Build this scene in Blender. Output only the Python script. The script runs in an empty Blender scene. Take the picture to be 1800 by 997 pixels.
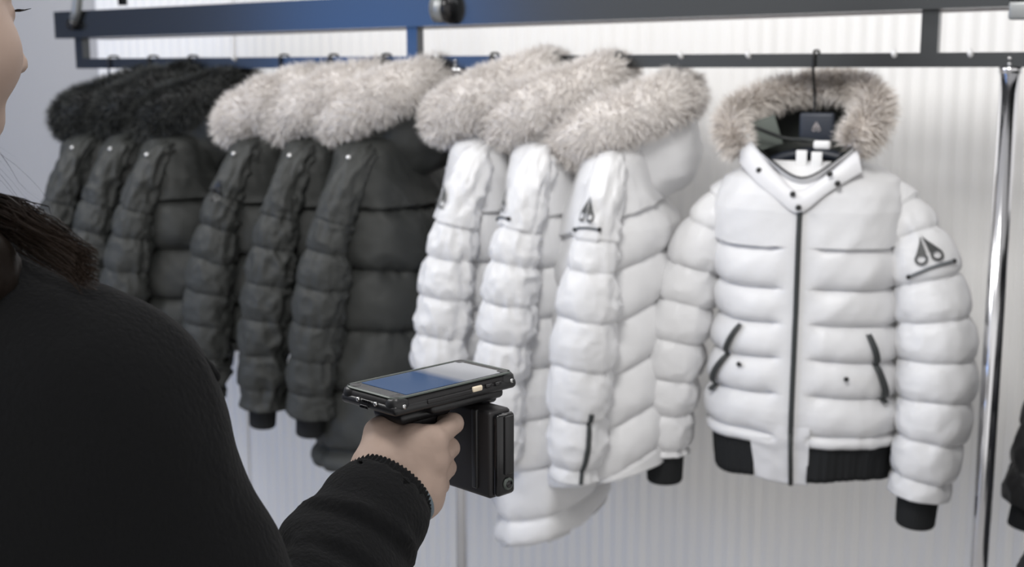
import bpy, math, random
import numpy as np
from mathutils import Vector, Matrix

random.seed(4)
RNG = np.random.RandomState(7)
SC = bpy.context.scene
COL = SC.collection
R = math.radians

# ------------------------------------------------------------------ camera
CAM = np.array([0.0, 0.0, 1.55])
FPX, PITCH = 2240.0, R(9.45)
cam_d = bpy.data.cameras.new('camera')
cam_d.sensor_fit = 'HORIZONTAL'
cam_d.sensor_width = 36.0
cam_d.lens = FPX * 36.0 / 1800.0
cam_d.clip_start = 0.05
cam_d.dof.use_dof = True
cam_d.dof.focus_distance = 1.2
cam_d.dof.aperture_fstop = 6.5
cam = bpy.data.objects.new('camera', cam_d)
cam.location = CAM
cam.rotation_euler = (R(90) - PITCH, 0, 0)
COL.objects.link(cam)
SC.camera = cam

# ------------------------------------------------------------------ world, lights, exposure
W = bpy.data.worlds.new('shop_ambient')
SC.world = W
W.use_nodes = True
W.node_tree.nodes['Background'].inputs[0].default_value = (1.0, 0.985, 0.975, 1)
W.node_tree.nodes['Background'].inputs[1].default_value = 0.84


def area(name, loc, target, sx, sy, power, color=(1, 0.985, 0.96), spread=180):
    l = bpy.data.lights.new(name, 'AREA')
    l.shape = 'RECTANGLE'
    l.size, l.size_y, l.energy, l.color = sx, sy, power, color
    l.spread = R(spread)
    o = bpy.data.objects.new(name, l)
    o.location = loc
    d = Vector(target) - Vector(loc)
    o.rotation_euler = d.to_track_quat('-Z', 'Y').to_euler()
    COL.objects.link(o)
    return o


area('ceiling_panel_light', (-2.1, 2.1, 2.85), (0.1, 2.8, 1.1), 1.3, 0.8, 33)
area('track_spot_light', (-0.2, 0.8, 2.85), (0.6, 2.6, 1.25), 0.5, 0.5, 10, spread=110)
area('wall_wash_light', (0.22, 2.72, 3.04), (0.22, 2.72, 1.0), 3.4, 0.16, 13).rotation_euler = (R(-6), 0, R(-28.9))
SC.view_settings.view_transform = 'Standard'
SC.view_settings.look = 'None'
SC.view_settings.exposure = 0.15
SC.view_settings.gamma = 1.0
SC.view_settings.use_curve_mapping = False


def P(px, py, Y):
    """point of the photograph's pixel (px, py) that stands Y metres in front"""
    cx, cy = (px - 900) / FPX, (498.5 - py) / FPX
    d = np.array([cx, math.cos(PITCH) + cy * math.sin(PITCH), -math.sin(PITCH) + cy * math.cos(PITCH)])
    return CAM + d * (Y / d[1])


# rack line in plan, seen receding to the left
RA, RB = P(150, 112, 3.40), P(1430, 105, 2.45)
RDIR = np.array([RB[0] - RA[0], RB[1] - RA[1], 0.0])
RDIR /= np.linalg.norm(RDIR)
RNRM = np.array([RDIR[1], -RDIR[0], 0.0])          # towards the shopper
RAILZ = 1.571


def rail_at(px):
    d = P(px, 105, 1.0) - CAM
    # CAM + d*t = RA + RDIR*s   (plan)
    A = np.array([[d[0], -RDIR[0]], [d[1], -RDIR[1]]])
    t, s = np.linalg.solve(A, np.array([RA[0] - CAM[0], RA[1] - CAM[1]]))
    return np.array([CAM[0] + d[0] * t, CAM[1] + d[1] * t, RAILZ])


# ------------------------------------------------------------------ materials
def mat(name, col, rough=0.5, metal=0.0, spec=0.5, sheen=0.0, bump=None, emit=None, es=1.0, var=None, coat=0.0):
    """bump=(scale, strength, distance, stretch); var=(scale, colour2)"""
    m = bpy.data.materials.new(name)
    m.use_nodes = True
    nt = m.node_tree
    b = nt.nodes['Principled BSDF']
    b.inputs['Base Color'].default_value = (*col, 1)
    b.inputs['Roughness'].default_value = rough
    b.inputs['Metallic'].default_value = metal
    b.inputs['Specular IOR Level'].default_value = spec
    b.inputs['Coat Weight'].default_value = coat
    if sheen:
        b.inputs['Sheen Weight'].default_value = sheen
    tc = nt.nodes.new('ShaderNodeTexCoord')
    if bump:
        mp = nt.nodes.new('ShaderNodeMapping')
        st = bump[3] if len(bump) > 3 else (1, 1, 1)
        mp.inputs['Scale'].default_value = st
        n = nt.nodes.new('ShaderNodeTexNoise')
        n.inputs['Scale'].default_value = bump[0]
        n.inputs['Detail'].default_value = 4
        bp = nt.nodes.new('ShaderNodeBump')
        bp.inputs['Strength'].default_value = bump[1]
        bp.inputs['Distance'].default_value = bump[2]
        nt.links.new(tc.outputs['Object'], mp.inputs[0])
        nt.links.new(mp.outputs[0], n.inputs['Vector'])
        nt.links.new(n.outputs['Fac'], bp.inputs['Height'])
        nt.links.new(bp.outputs[0], b.inputs['Normal'])
    if var:
        n2 = nt.nodes.new('ShaderNodeTexNoise')
        n2.inputs['Scale'].default_value = var[0]
        n2.inputs['Detail'].default_value = 3
        rp = nt.nodes.new('ShaderNodeValToRGB')
        rp.color_ramp.elements[0].position = 0.35
        rp.color_ramp.elements[1].position = 0.65
        rp.color_ramp.elements[0].color = (*col, 1)
        rp.color_ramp.elements[1].color = (*var[1], 1)
        nt.links.new(tc.outputs['Object'], n2.inputs['Vector'])
        nt.links.new(n2.outputs['Fac'], rp.inputs[0])
        nt.links.new(rp.outputs[0], b.inputs['Base Color'])
    if emit:
        b.inputs['Emission Color'].default_value = (*emit, 1)
        b.inputs['Emission Strength'].default_value = es
    return m


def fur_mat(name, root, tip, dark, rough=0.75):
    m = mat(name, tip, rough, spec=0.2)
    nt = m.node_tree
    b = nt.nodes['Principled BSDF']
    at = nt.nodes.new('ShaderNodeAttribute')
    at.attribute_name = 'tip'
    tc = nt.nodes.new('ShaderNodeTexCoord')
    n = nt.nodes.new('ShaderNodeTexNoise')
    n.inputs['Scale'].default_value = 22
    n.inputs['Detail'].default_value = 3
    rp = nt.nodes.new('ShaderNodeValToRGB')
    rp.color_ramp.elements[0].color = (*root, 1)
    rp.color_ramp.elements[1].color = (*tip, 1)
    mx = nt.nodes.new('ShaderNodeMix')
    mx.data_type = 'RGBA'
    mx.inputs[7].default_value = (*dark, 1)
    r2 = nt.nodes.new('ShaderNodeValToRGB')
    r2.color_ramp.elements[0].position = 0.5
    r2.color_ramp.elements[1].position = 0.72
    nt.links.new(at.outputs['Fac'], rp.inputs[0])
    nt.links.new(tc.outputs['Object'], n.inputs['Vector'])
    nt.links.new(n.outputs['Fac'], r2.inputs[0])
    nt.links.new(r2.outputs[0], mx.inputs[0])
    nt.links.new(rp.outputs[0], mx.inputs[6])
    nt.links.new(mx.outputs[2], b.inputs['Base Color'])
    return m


M = dict(
    white=mat('white_nylon', (0.69, 0.69, 0.70), 0.42, spec=0.35, bump=(60, 0.25, 0.004)),
    white_plain=mat('white_twill', (0.70, 0.70, 0.715), 0.55, spec=0.3),
    black=mat('black_nylon', (0.036, 0.038, 0.036), 0.6, spec=0.4, bump=(60, 0.35, 0.004)),
    blackcoat=mat('deep_black_nylon', (0.012, 0.012, 0.013), 0.55, spec=0.4, bump=(60, 0.35, 0.004)),
    rib=mat('black_rib_knit', (0.014, 0.015, 0.016), 0.8, spec=0.25, bump=(90, 0.5, 0.003, (3, 3, 0.15))),
    zipm=mat('zip_tape', (0.03, 0.034, 0.034), 0.5),
    zipgrey=mat('grey_zip_tape', (0.13, 0.14, 0.15), 0.5),
    emblem=mat('dark_emblem_print', (0.05, 0.052, 0.052), 0.5),
    emblem_dark=mat('black_emblem_print', (0.008, 0.008, 0.008), 0.35),
    snap=mat('dark_snap', (0.03, 0.03, 0.03), 0.3, metal=0.6),
    snap_silver=mat('silver_snap', (0.85, 0.85, 0.85), 0.25, metal=0.7),
    lining=mat('dark_lining', (0.022, 0.023, 0.025), 0.5, spec=0.3, var=(9, (0.05, 0.055, 0.05))),
    panel=mat('grey_lining_panel', (0.13, 0.15, 0.135), 0.6),
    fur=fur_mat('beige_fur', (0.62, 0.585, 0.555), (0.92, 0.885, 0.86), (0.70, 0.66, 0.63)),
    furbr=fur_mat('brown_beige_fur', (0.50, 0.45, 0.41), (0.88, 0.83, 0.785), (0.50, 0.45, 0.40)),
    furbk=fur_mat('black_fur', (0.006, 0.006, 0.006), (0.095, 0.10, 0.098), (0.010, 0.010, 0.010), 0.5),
    rail=mat('dark_powder_coated_steel', (0.085, 0.090, 0.095), 0.22, metal=0.92, spec=0.5),
    lip=mat('pale_aluminium', (0.36, 0.33, 0.33), 0.5, metal=0.2),
    strap=mat('grey_strap', (0.30, 0.31, 0.31), 0.4, metal=0.6),
    chrome=mat('chrome', (0.75, 0.75, 0.77), 0.16, metal=1.0),
    stud=mat('white_plastic', (0.82, 0.82, 0.82), 0.4),
    navy=mat('navy_plastic', (0.022, 0.028, 0.042), 0.45),
    wall=mat('white_corrugated_sheet', (0.90, 0.893, 0.885), 0.8, spec=0.15),
    wallp=mat('pale_grey_paint', (0.44, 0.435, 0.435), 0.8),
    floor=mat('grey_floor', (0.42, 0.41, 0.40), 0.45, bump=(8, 0.1, 0.002)),
    ceil=mat('ceiling_paint', (0.75, 0.75, 0.75), 0.9),
    skin=mat('skin', (0.42, 0.315, 0.262), 0.6, spec=0.3, bump=(180, 0.12, 0.0008), var=(14, (0.385, 0.285, 0.235))),
    sweater=mat('black_sweater', (0.0085, 0.0088, 0.0095), 0.95, spec=0.10, sheen=0.03, bump=(240, 0.7, 0.0025, (1, 1, 0.6))),
    trousers=mat('dark_denim', (0.02, 0.022, 0.03), 0.85),
    shoe=mat('white_leather', (0.6, 0.6, 0.6), 0.5),
    hair=fur_mat('dark_brown_hair', (0.009, 0.006, 0.005), (0.026, 0.017, 0.012), (0.010, 0.007, 0.005), 0.5),
    rubber=mat('black_rubber', (0.012, 0.012, 0.013), 0.38, spec=0.5),
    gloss=mat('glossy_black_plastic', (0.008, 0.008, 0.009), 0.16, spec=0.5),
    matt=mat('matt_black_plastic', (0.014, 0.013, 0.014), 0.5, spec=0.45),
    rim=mat('grey_bezel', (0.07, 0.085, 0.075), 0.35, spec=0.5),
    steel=mat('small_steel', (0.6, 0.6, 0.6), 0.25, metal=1.0),
    cream=mat('cream_button', (0.88, 0.76, 0.58), 0.5),
    band=mat('blue_grey_band', (0.12, 0.16, 0.19), 0.4),
)


def screen_mat():  # soft blue-to-grey emission painted in for the reflections on the phone glass
    m = bpy.data.materials.new('painted_reflection_screen')
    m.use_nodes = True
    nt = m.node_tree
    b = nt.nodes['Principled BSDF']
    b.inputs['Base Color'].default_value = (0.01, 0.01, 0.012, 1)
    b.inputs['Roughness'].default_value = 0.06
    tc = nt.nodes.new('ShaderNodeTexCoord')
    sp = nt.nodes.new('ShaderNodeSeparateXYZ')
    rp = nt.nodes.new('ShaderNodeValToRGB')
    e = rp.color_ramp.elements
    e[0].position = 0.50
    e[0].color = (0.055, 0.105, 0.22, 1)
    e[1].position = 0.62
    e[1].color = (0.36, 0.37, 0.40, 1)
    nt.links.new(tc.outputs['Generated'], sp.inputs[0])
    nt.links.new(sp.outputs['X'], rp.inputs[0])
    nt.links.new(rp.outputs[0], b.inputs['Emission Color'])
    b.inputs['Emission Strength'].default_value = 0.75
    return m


# ------------------------------------------------------------------ object helpers
def tag(o, label=None, cat=None, group=None, kind=None):
    if label: o['label'] = label
    if cat: o['category'] = cat
    if group: o['group'] = group
    if kind: o['kind'] = kind
    return o


def empty(name, loc, label, cat, group=None, rz=0.0):
    o = bpy.data.objects.new(name, None)
    o.empty_display_size = 0.05
    o.location = loc
    o.rotation_euler = (0, 0, rz)
    COL.objects.link(o)
    return tag(o, label, cat, group)


def mk(name, V, F, m, parent=None, smooth=True, attr=None):
    """V (n,3); F list of arrays of quads/tris; world coords unless parent (then parent-local)"""
    V = np.asarray(V, dtype=np.float32).reshape(-1, 3)
    if not isinstance(F, list): F = [F]
    F = [np.asarray(f, dtype=np.int32) for f in F if len(f)]
    me = bpy.data.meshes.new(name)
    nl = sum(f.size for f in F)
    npoly = sum(len(f) for f in F)
    me.vertices.add(len(V))
    me.vertices.foreach_set('co', V.ravel())
    me.loops.add(nl)
    me.loops.foreach_set('vertex_index', np.concatenate([f.ravel() for f in F]))
    me.polygons.add(npoly)
    tot = np.concatenate([np.full(len(f), f.shape[1], dtype=np.int32) for f in F])
    st = np.concatenate([[0], np.cumsum(tot)[:-1]]).astype(np.int32)
    me.polygons.foreach_set('loop_start', st)
    me.polygons.foreach_set('loop_total', tot)
    me.polygons.foreach_set('use_smooth', np.full(npoly, smooth))
    me.update(calc_edges=True)
    if attr is not None:
        a = me.attributes.new('tip', 'FLOAT', 'POINT')
        a.data.foreach_set('value', np.asarray(attr, dtype=np.float32))
    me.materials.append(m)
    o = bpy.data.objects.new(name, me)
    COL.objects.link(o)
    if parent is not None: o.parent = parent
    return o


def grid_faces(nr, nc, wrap=True, off=0, flip=False):
    r = np.arange(nr - 1)[:, None]
    c = np.arange(nc if wrap else nc - 1)[None, :]
    c2 = (c + 1) % nc
    q = np.stack([r * nc + c, r * nc + c2, (r + 1) * nc + c2, (r + 1) * nc + c], -1).reshape(-1, 4)
    if flip: q = q[:, ::-1]
    return q + off


def join(parts):
    Vs, Fs, o = [], [], 0
    for V, F in parts:
        V = np.asarray(V, float).reshape(-1, 3)
        if not isinstance(F, list): F = [F]
        for f in F: Fs.append(np.asarray(f) + o)
        Vs.append(V)
        o += len(V)
    return np.concatenate(Vs), Fs


def box_vf(c, s, ax=None, bevel=0.0):
    """box centre c, full sizes s, axes rows ax; bevelled through a rounded section"""
    s = np.asarray(s, float) / 2
    b = min(bevel, min(s) * 0.9) if bevel > 0 else 0
    if b <= 0:
        g = np.array([[x, y, z] for x in (-1, 1) for y in (-1, 1) for z in (-1, 1)], float) * s
        F = np.array([[0, 1, 3, 2], [4, 6, 7, 5], [0, 4, 5, 1], [2, 3, 7, 6], [0, 2, 6, 4], [1, 5, 7, 3]])
        V = g
    else:
        # rounded-rectangle rings in xy at four z levels
        def ring(ins, z):
            pts = []
            for k, (sx, sy) in enumerate([(1, 1), (-1, 1), (-1, -1), (1, -1)]):
                for j in range(4):
                    a = R(90) * k + R(30) * j
                    rr = max(b - ins, 1e-5)
                    pts.append([sx * (s[0] - b) + rr * math.cos(a), sy * (s[1] - b) + rr * math.sin(a), z])
            return pts
        V = []
        V += ring(b * 0.999, -s[2]) if False else ring(b * 0.6, -s[2])
        V += ring(b * 0.12, -s[2] + b * 0.45)
        V += ring(0, -s[2] + b)
        V += ring(0, s[2] - b)
        V += ring(b * 0.12, s[2] - b * 0.45)
        V += ring(b * 0.6, s[2])
        V = np.array(V)
        F = [grid_faces(6, 16), np.arange(16)[None, ::-1], (np.arange(16) + 80)[None, :]]
    if ax is not None: V = V @ np.asarray(ax)
    return V + np.asarray(c, float), F


def tube_vf(pts, rad, n=12, cap=True):
    pts = np.asarray(pts, float)
    rad = np.broadcast_to(np.asarray(rad, float), (len(pts),))
    T = np.gradient(pts, axis=0)
    T /= np.linalg.norm(T, axis=1)[:, None] + 1e-12
    ref = np.array([0, 0, 1.0]) if abs(T[0][2]) < 0.9 else np.array([0, 1.0, 0])
    e1 = np.cross(T[0], ref)
    e1 /= np.linalg.norm(e1)
    V = []
    a = np.arange(n) / n * 2 * math.pi
    for p, t, r in zip(pts, T, rad):
        e1 = e1 - t * np.dot(e1, t)
        e1 /= np.linalg.norm(e1)
        e2 = np.cross(t, e1)
        V.append(p + r * (np.cos(a)[:, None] * e1 + np.sin(a)[:, None] * e2))
    V = np.concatenate(V)
    F = [grid_faces(len(pts), n)]
    if cap: F += [np.arange(n)[None, ::-1], (np.arange(n) + (len(pts) - 1) * n)[None, :]]
    return V, F


def crom(ctrl, n, closed=False):
    """Catmull-Rom through control points, n samples"""
    c = np.asarray(ctrl, float)
    m = len(c)
    if closed:
        t = np.arange(n) / n * m
    else:
        t = np.linspace(0, m - 1 - 1e-9, n)
    i = np.floor(t).astype(int)
    f = (t - i)[:, None]
    def g(k): return c[k % m] if closed else c[np.clip(k, 0, m - 1)]
    p0, p1, p2, p3 = g(i - 1), g(i), g(i + 1), g(i + 2)
    return 0.5 * ((2 * p1) + (-p0 + p2) * f + (2 * p0 - 5 * p1 + 4 * p2 - p3) * f ** 2 + (-p0 + 3 * p1 - 3 * p2 + p3) * f ** 3)


def vnoise(p):
    p = np.asarray(p, float)
    i = np.floor(p).astype(np.int64)
    f = p - i
    f = f * f * (3 - 2 * f)
    def h(x, y, z):
        v = (x * 73856093) ^ (y * 19349663) ^ (z * 83492791)
        v = (v ^ (v >> 13)) * 1274126177
        v = v ^ (v >> 16)
        return (v & 0xffff) / 32767.5 - 1.0
    out = 0
    for a in (0, 1):
        for b in (0, 1):
            for c in (0, 1):
                w = (f[..., 0] if a else 1 - f[..., 0]) * (f[..., 1] if b else 1 - f[..., 1]) * (f[..., 2] if c else 1 - f[..., 2])
                out = out + w * h(i[..., 0] + a, i[..., 1] + b, i[..., 2] + c)
    return out


def fbm(p, oct=3):
    p = np.asarray(p, float)
    o, a = 0, 1.0
    for k in range(oct):
        o = o + a * vnoise(p * 2 ** k + 17.3 * k)
        a *= 0.5
    return o


# ------------------------------------------------------------------ the room
def world_xy(s, d, z):
    """s metres along the rack line from its left end, d metres towards the shopper"""
    p = RA + RDIR * s + RNRM * d
    return np.array([p[0], p[1], z])


WALL_D = -0.42
RAX = np.array([RDIR, -RNRM, [0, 0, 1.0]])            # rack axes: along, away from shopper, up


def struct(name, V, F, m, parent=None, smooth=False):
    o = mk(name, V, F, m, parent, smooth)
    if parent is None: o['kind'] = 'structure'
    return o


V, F = box_vf(world_xy(1.2, 1.6, -0.05), (8.0, 4.6, 0.1), RAX)
struct('floor', V, F, M['floor'])
V, F = box_vf(world_xy(1.2, 1.6, 3.15), (8.0, 4.6, 0.1), RAX)
struct('ceiling', V, F, M['ceil'])
V, F = box_vf(world_xy(-2.75, 1.6, 1.55), (0.1, 4.6, 3.1), RAX)
struct('wall_left', V, F, M['wallp'])
# back wall: plain painted part on the left, corrugated sheets hung on it
V, F = box_vf(world_xy(1.2, WALL_D - 0.09, 1.55), (8.0, 0.10, 3.1), RAX)
wb = struct('wall_back', V, F, M['wallp'])
PITCHR = 0.0335
def wall_s(px):
    d = P(px, 105, 1.0) - CAM
    o_ = world_xy(0, WALL_D, 0)
    t_, s_ = np.linalg.solve(np.array([[d[0], -RDIR[0]], [d[1], -RDIR[1]]]), o_[:2] - CAM[:2])
    return s_


for s0, PW in ((wall_s(158), wall_s(402) - wall_s(158)), (wall_s(402), 3.1)):
    k = 0
    n = int(PW / PITCHR * 10) + 1
    s = np.linspace(0.003, PW - 0.003, n)
    ph = (s / PITCHR) % 1.0
    prof = 0.5 - 0.5 * np.cos(2 * math.pi * ph)
    prof = prof ** 0.8 * 0.0055
    prof = prof * (1 + 0.5 * vnoise(np.stack([s * 17 + s0, 0 * s, 0 * s], -1)))
    rows = []
    for z in (0.02, 3.08):
        for face in (0,):
            rows.append(np.stack([world_xy(s0 + k * PW + a, WALL_D - 0.03 + b, z) for a, b in zip(s, prof)]))
    back = [np.stack([world_xy(s0 + k * PW + a, WALL_D - 0.037, z) for a in (s[0], s[-1])]) for z in (0.02, 3.08)]
    V = np.concatenate(rows + back)
    b0 = 2 * n
    F = [grid_faces(2, n, wrap=False), np.array([[0, n, b0 + 2, b0], [n - 1, b0 + 1, b0 + 3, 2 * n - 1]])]
    o = mk('corrugated_sheet', V, F, M['wall'], wb)

# ------------------------------------------------------------------ the hanging rack
STUDS = [200, 270, 340, 420, 500, 587, 680, 775, 870, 977, 1088, 1202, 1320, 1435, 1575, 1708]
HOOKED = {200, 270, 340, 500, 587, 680, 870, 977, 1088, 1435}
def along(px): return float(np.dot(rail_at(px) - RA, RDIR))


rack = empty('garment_rack', world_xy(1.0, 0, 0), 'dark steel clothes rail under a heavy beam, on chrome poles by the white ribbed wall', 'clothes rack')
RO = world_xy(1.0, 0, 0)
sl, sr = along(140), 3.1
def rbox(name, s_a, s_b, d, z0, z1, dep, m, bev=0.0, parent=rack):
    V, F = box_vf(world_xy((s_a + s_b) / 2, d, (z0 + z1) / 2) - RO, (abs(s_b - s_a), dep, z1 - z0), RAX, bev)
    return mk(name, V, F, m, parent, smooth=False)


rbox('rail', sl, sr, 0, RAILZ - 0.0135, RAILZ + 0.0125, 0.026, M['rail'])
BZ = 1.655
for nm, sa_, d_, z0_, z1_, dep_, m_ in (('beam', along(128), 0.03, BZ, BZ + 0.068, 0.05, M['rail']), ('beam_lip', along(160), -0.03, BZ - 0.002, BZ + 0.006, 0.07, M['lip'])):
    V, F = box_vf(world_xy((sa_ + sr) / 2, d_, (z0_ + z1_) / 2) - RO, (sr - sa_, dep_, z1_ - z0_), RAX)
    sv = (V + RO - RA) @ RDIR
    V[:, 2] += 0.006 - 0.026 * np.clip(1 - sv / 1.97, -0.3, 1.1)
    mk(nm, V, F, m_, rack, smooth=False)
for px, w in ((146, 0.026), (730, 0.028), (1634, 0.030)):
    s = along(px)
    rbox('upright', s - w / 2, s + w / 2, 0, RAILZ + 0.0125, BZ + 0.004 - (0.022 if px < 300 else 0.01 if px < 1000 else 0), 0.026, M['rail'])
for px in STUDS:
    if px in HOOKED: continue
    s = along(px)
    V, F = tube_vf([world_xy(s, 0.0, RAILZ + 0.002) - RO, world_xy(s, 0.020, RAILZ + 0.012) - RO, world_xy(s, 0.022, RAILZ + 0.018) - RO], [0.005, 0.0055, 0.004], 8)
    mk('rail_stud', V, F, M['stud'], rack)
# chrome poles
for px, rr in ((1777, 0.0165), (806, 0.0125)):
    s = along(px)
    p0 = world_xy(s, 0.0, 0) - RO
    V, F = tube_vf([p0 + [0, 0, 0.012], p0 + [0, 0, 0.8], p0 + [0, 0, RAILZ - 0.022]], rr, 28)
    pole = mk('pole', V, F, M['chrome'], rack)
    V, F = tube_vf([p0 + [0, 0, 0.0], p0 + [0, 0, 0.010], p0 + [0, 0, 0.013]], [0.07, 0.07, 0.02], 28)
    mk('foot_plate', V, F, M['chrome'], rack)
    V, F = tube_vf([p0 + [0, 0, RAILZ - 0.024], p0 + [0, 0, RAILZ - 0.012]], [0.019, 0.019], 24)
    mk('pole_cap', V, F, M['chrome'], pole)
    for dz in (0.002, -0.008):
        V, F = tube_vf([world_xy(s, 0.012, RAILZ + dz) - RO, world_xy(s, 0.0165, RAILZ + dz) - RO], [0.0045, 0.003], 10)
        mk('screw', V, F, M['steel'], pole)
# fittings on the beam: a strap at the left end, a band clamp in the middle, a clamp at the right
def clamp(px, z, rad, name='band_clamp'):
    s = along(px)
    V, F = tube_vf([world_xy(s - 0.012, 0.062, z) - RO, world_xy(s + 0.022, 0.062, z) - RO], rad, 24)
    c = mk(name, V, F, M['strap'], rack)
    V, F = tube_vf([world_xy(s + 0.018, 0.062, z) - RO, world_xy(s + 0.031, 0.062, z) - RO], rad * 1.12, 24)
    mk('black_collar', V, F, M['gloss'], c)
    V, F = tube_vf([world_xy(s, 0.062, z + rad * 0.6) - RO, world_xy(s, 0.05, 3.1) - RO], 0.011, 10)
    mk('suspension_rod', V, F, M['rail'], c)
    return c


clamp(803, BZ + 0.028, 0.030)
s = along(1792)
V, F = box_vf(world_xy(s + 0.01, 0.062, BZ + 0.05) - RO, (0.05, 0.02, 0.07), RAX, 0.004)
c = mk('beam_bracket', V, F, M['gloss'], rack)
V, F = box_vf(world_xy(s + 0.01, 0.06, BZ - 0.003) - RO, (0.045, 0.03, 0.03), RAX, 0.004)
mk('bracket_plate', V, F, M['strap'], c)
V, F = tube_vf([world_xy(s + 0.01, 0.062, BZ + 0.08) - RO, world_xy(s + 0.01, 0.06, 3.1) - RO], 0.011, 10)
mk('suspension_rod', V, F, M['rail'], c)
s = along(172)
V, F = tube_vf([world_xy(s - 0.012, 0.062, BZ + 0.018) - RO, world_xy(s + 0.005, 0.066, BZ + 0.05) - RO, world_xy(s + 0.07, 0.07, BZ + 0.30) - RO, world_xy(s + 0.30, 0.07, 3.1) - RO], [0.013, 0.013, 0.012, 0.012], 12)
c = mk('suspension_strap', V, F, M['strap'], rack)
V, F = tube_vf([world_xy(s - 0.012, 0.052, BZ + 0.014) - RO, world_xy(s - 0.012, 0.075, BZ + 0.014) - RO], 0.015, 16)
mk('bolt_head', V, F, M['gloss'], c)
s = along(236)
V, F = tube_vf([world_xy(s, 0.03, BZ + 0.06) - RO, world_xy(s - 0.03, 0.03, 3.1) - RO], 0.012, 10)
mk('suspension_rod', V, F, M['rail'], rack)
for px in (243, 850):
    s = along(px)
    V, F = tube_vf([world_xy(s, -0.005, BZ - 0.007) - RO, world_xy(s, -0.005, BZ + 0.001) - RO], 0.018 if px > 500 else 0.013, 16)
    mk('glide_disc', V, F, M['lip'] if px > 500 else M['gloss'], rack)

# display on the left wall: its blue shows in the beam and the chrome
sc_ = empty('standing_display', world_xy(-1.5, 3.6, 0), 'large blue lit display standing across the shop from the rail', 'display')
V, F = box_vf((0, 0, 1.45), (1.5, 0.06, 1.7), RAX, 0.01)
mk('bezel', V, F, M['gloss'], sc_)
for sx in (-0.35, 0.35):
    V, F = box_vf(RDIR * sx + [0, 0, 0.30], (0.08, 0.05, 0.60), RAX)
    mk('leg', V, F, M['gloss'], sc_, smooth=False)
V, F = box_vf(np.array([0, 0, 1.45]) - RNRM * 0.032, (1.44, 0.006, 1.64), RAX)
mk('screen_face', V, F, mat('blue_screen', (0.01, 0.02, 0.05), 0.3, emit=(0.16, 0.36, 0.85), es=3.4), sc_, smooth=False)


# ------------------------------------------------------------------ quilted coats
def puff(f, p=0.5):
    f = np.clip(f, 0, 1) ** 1.35
    return np.clip(1 - (2 * f - 1) ** 2, 0, 1) ** p


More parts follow.
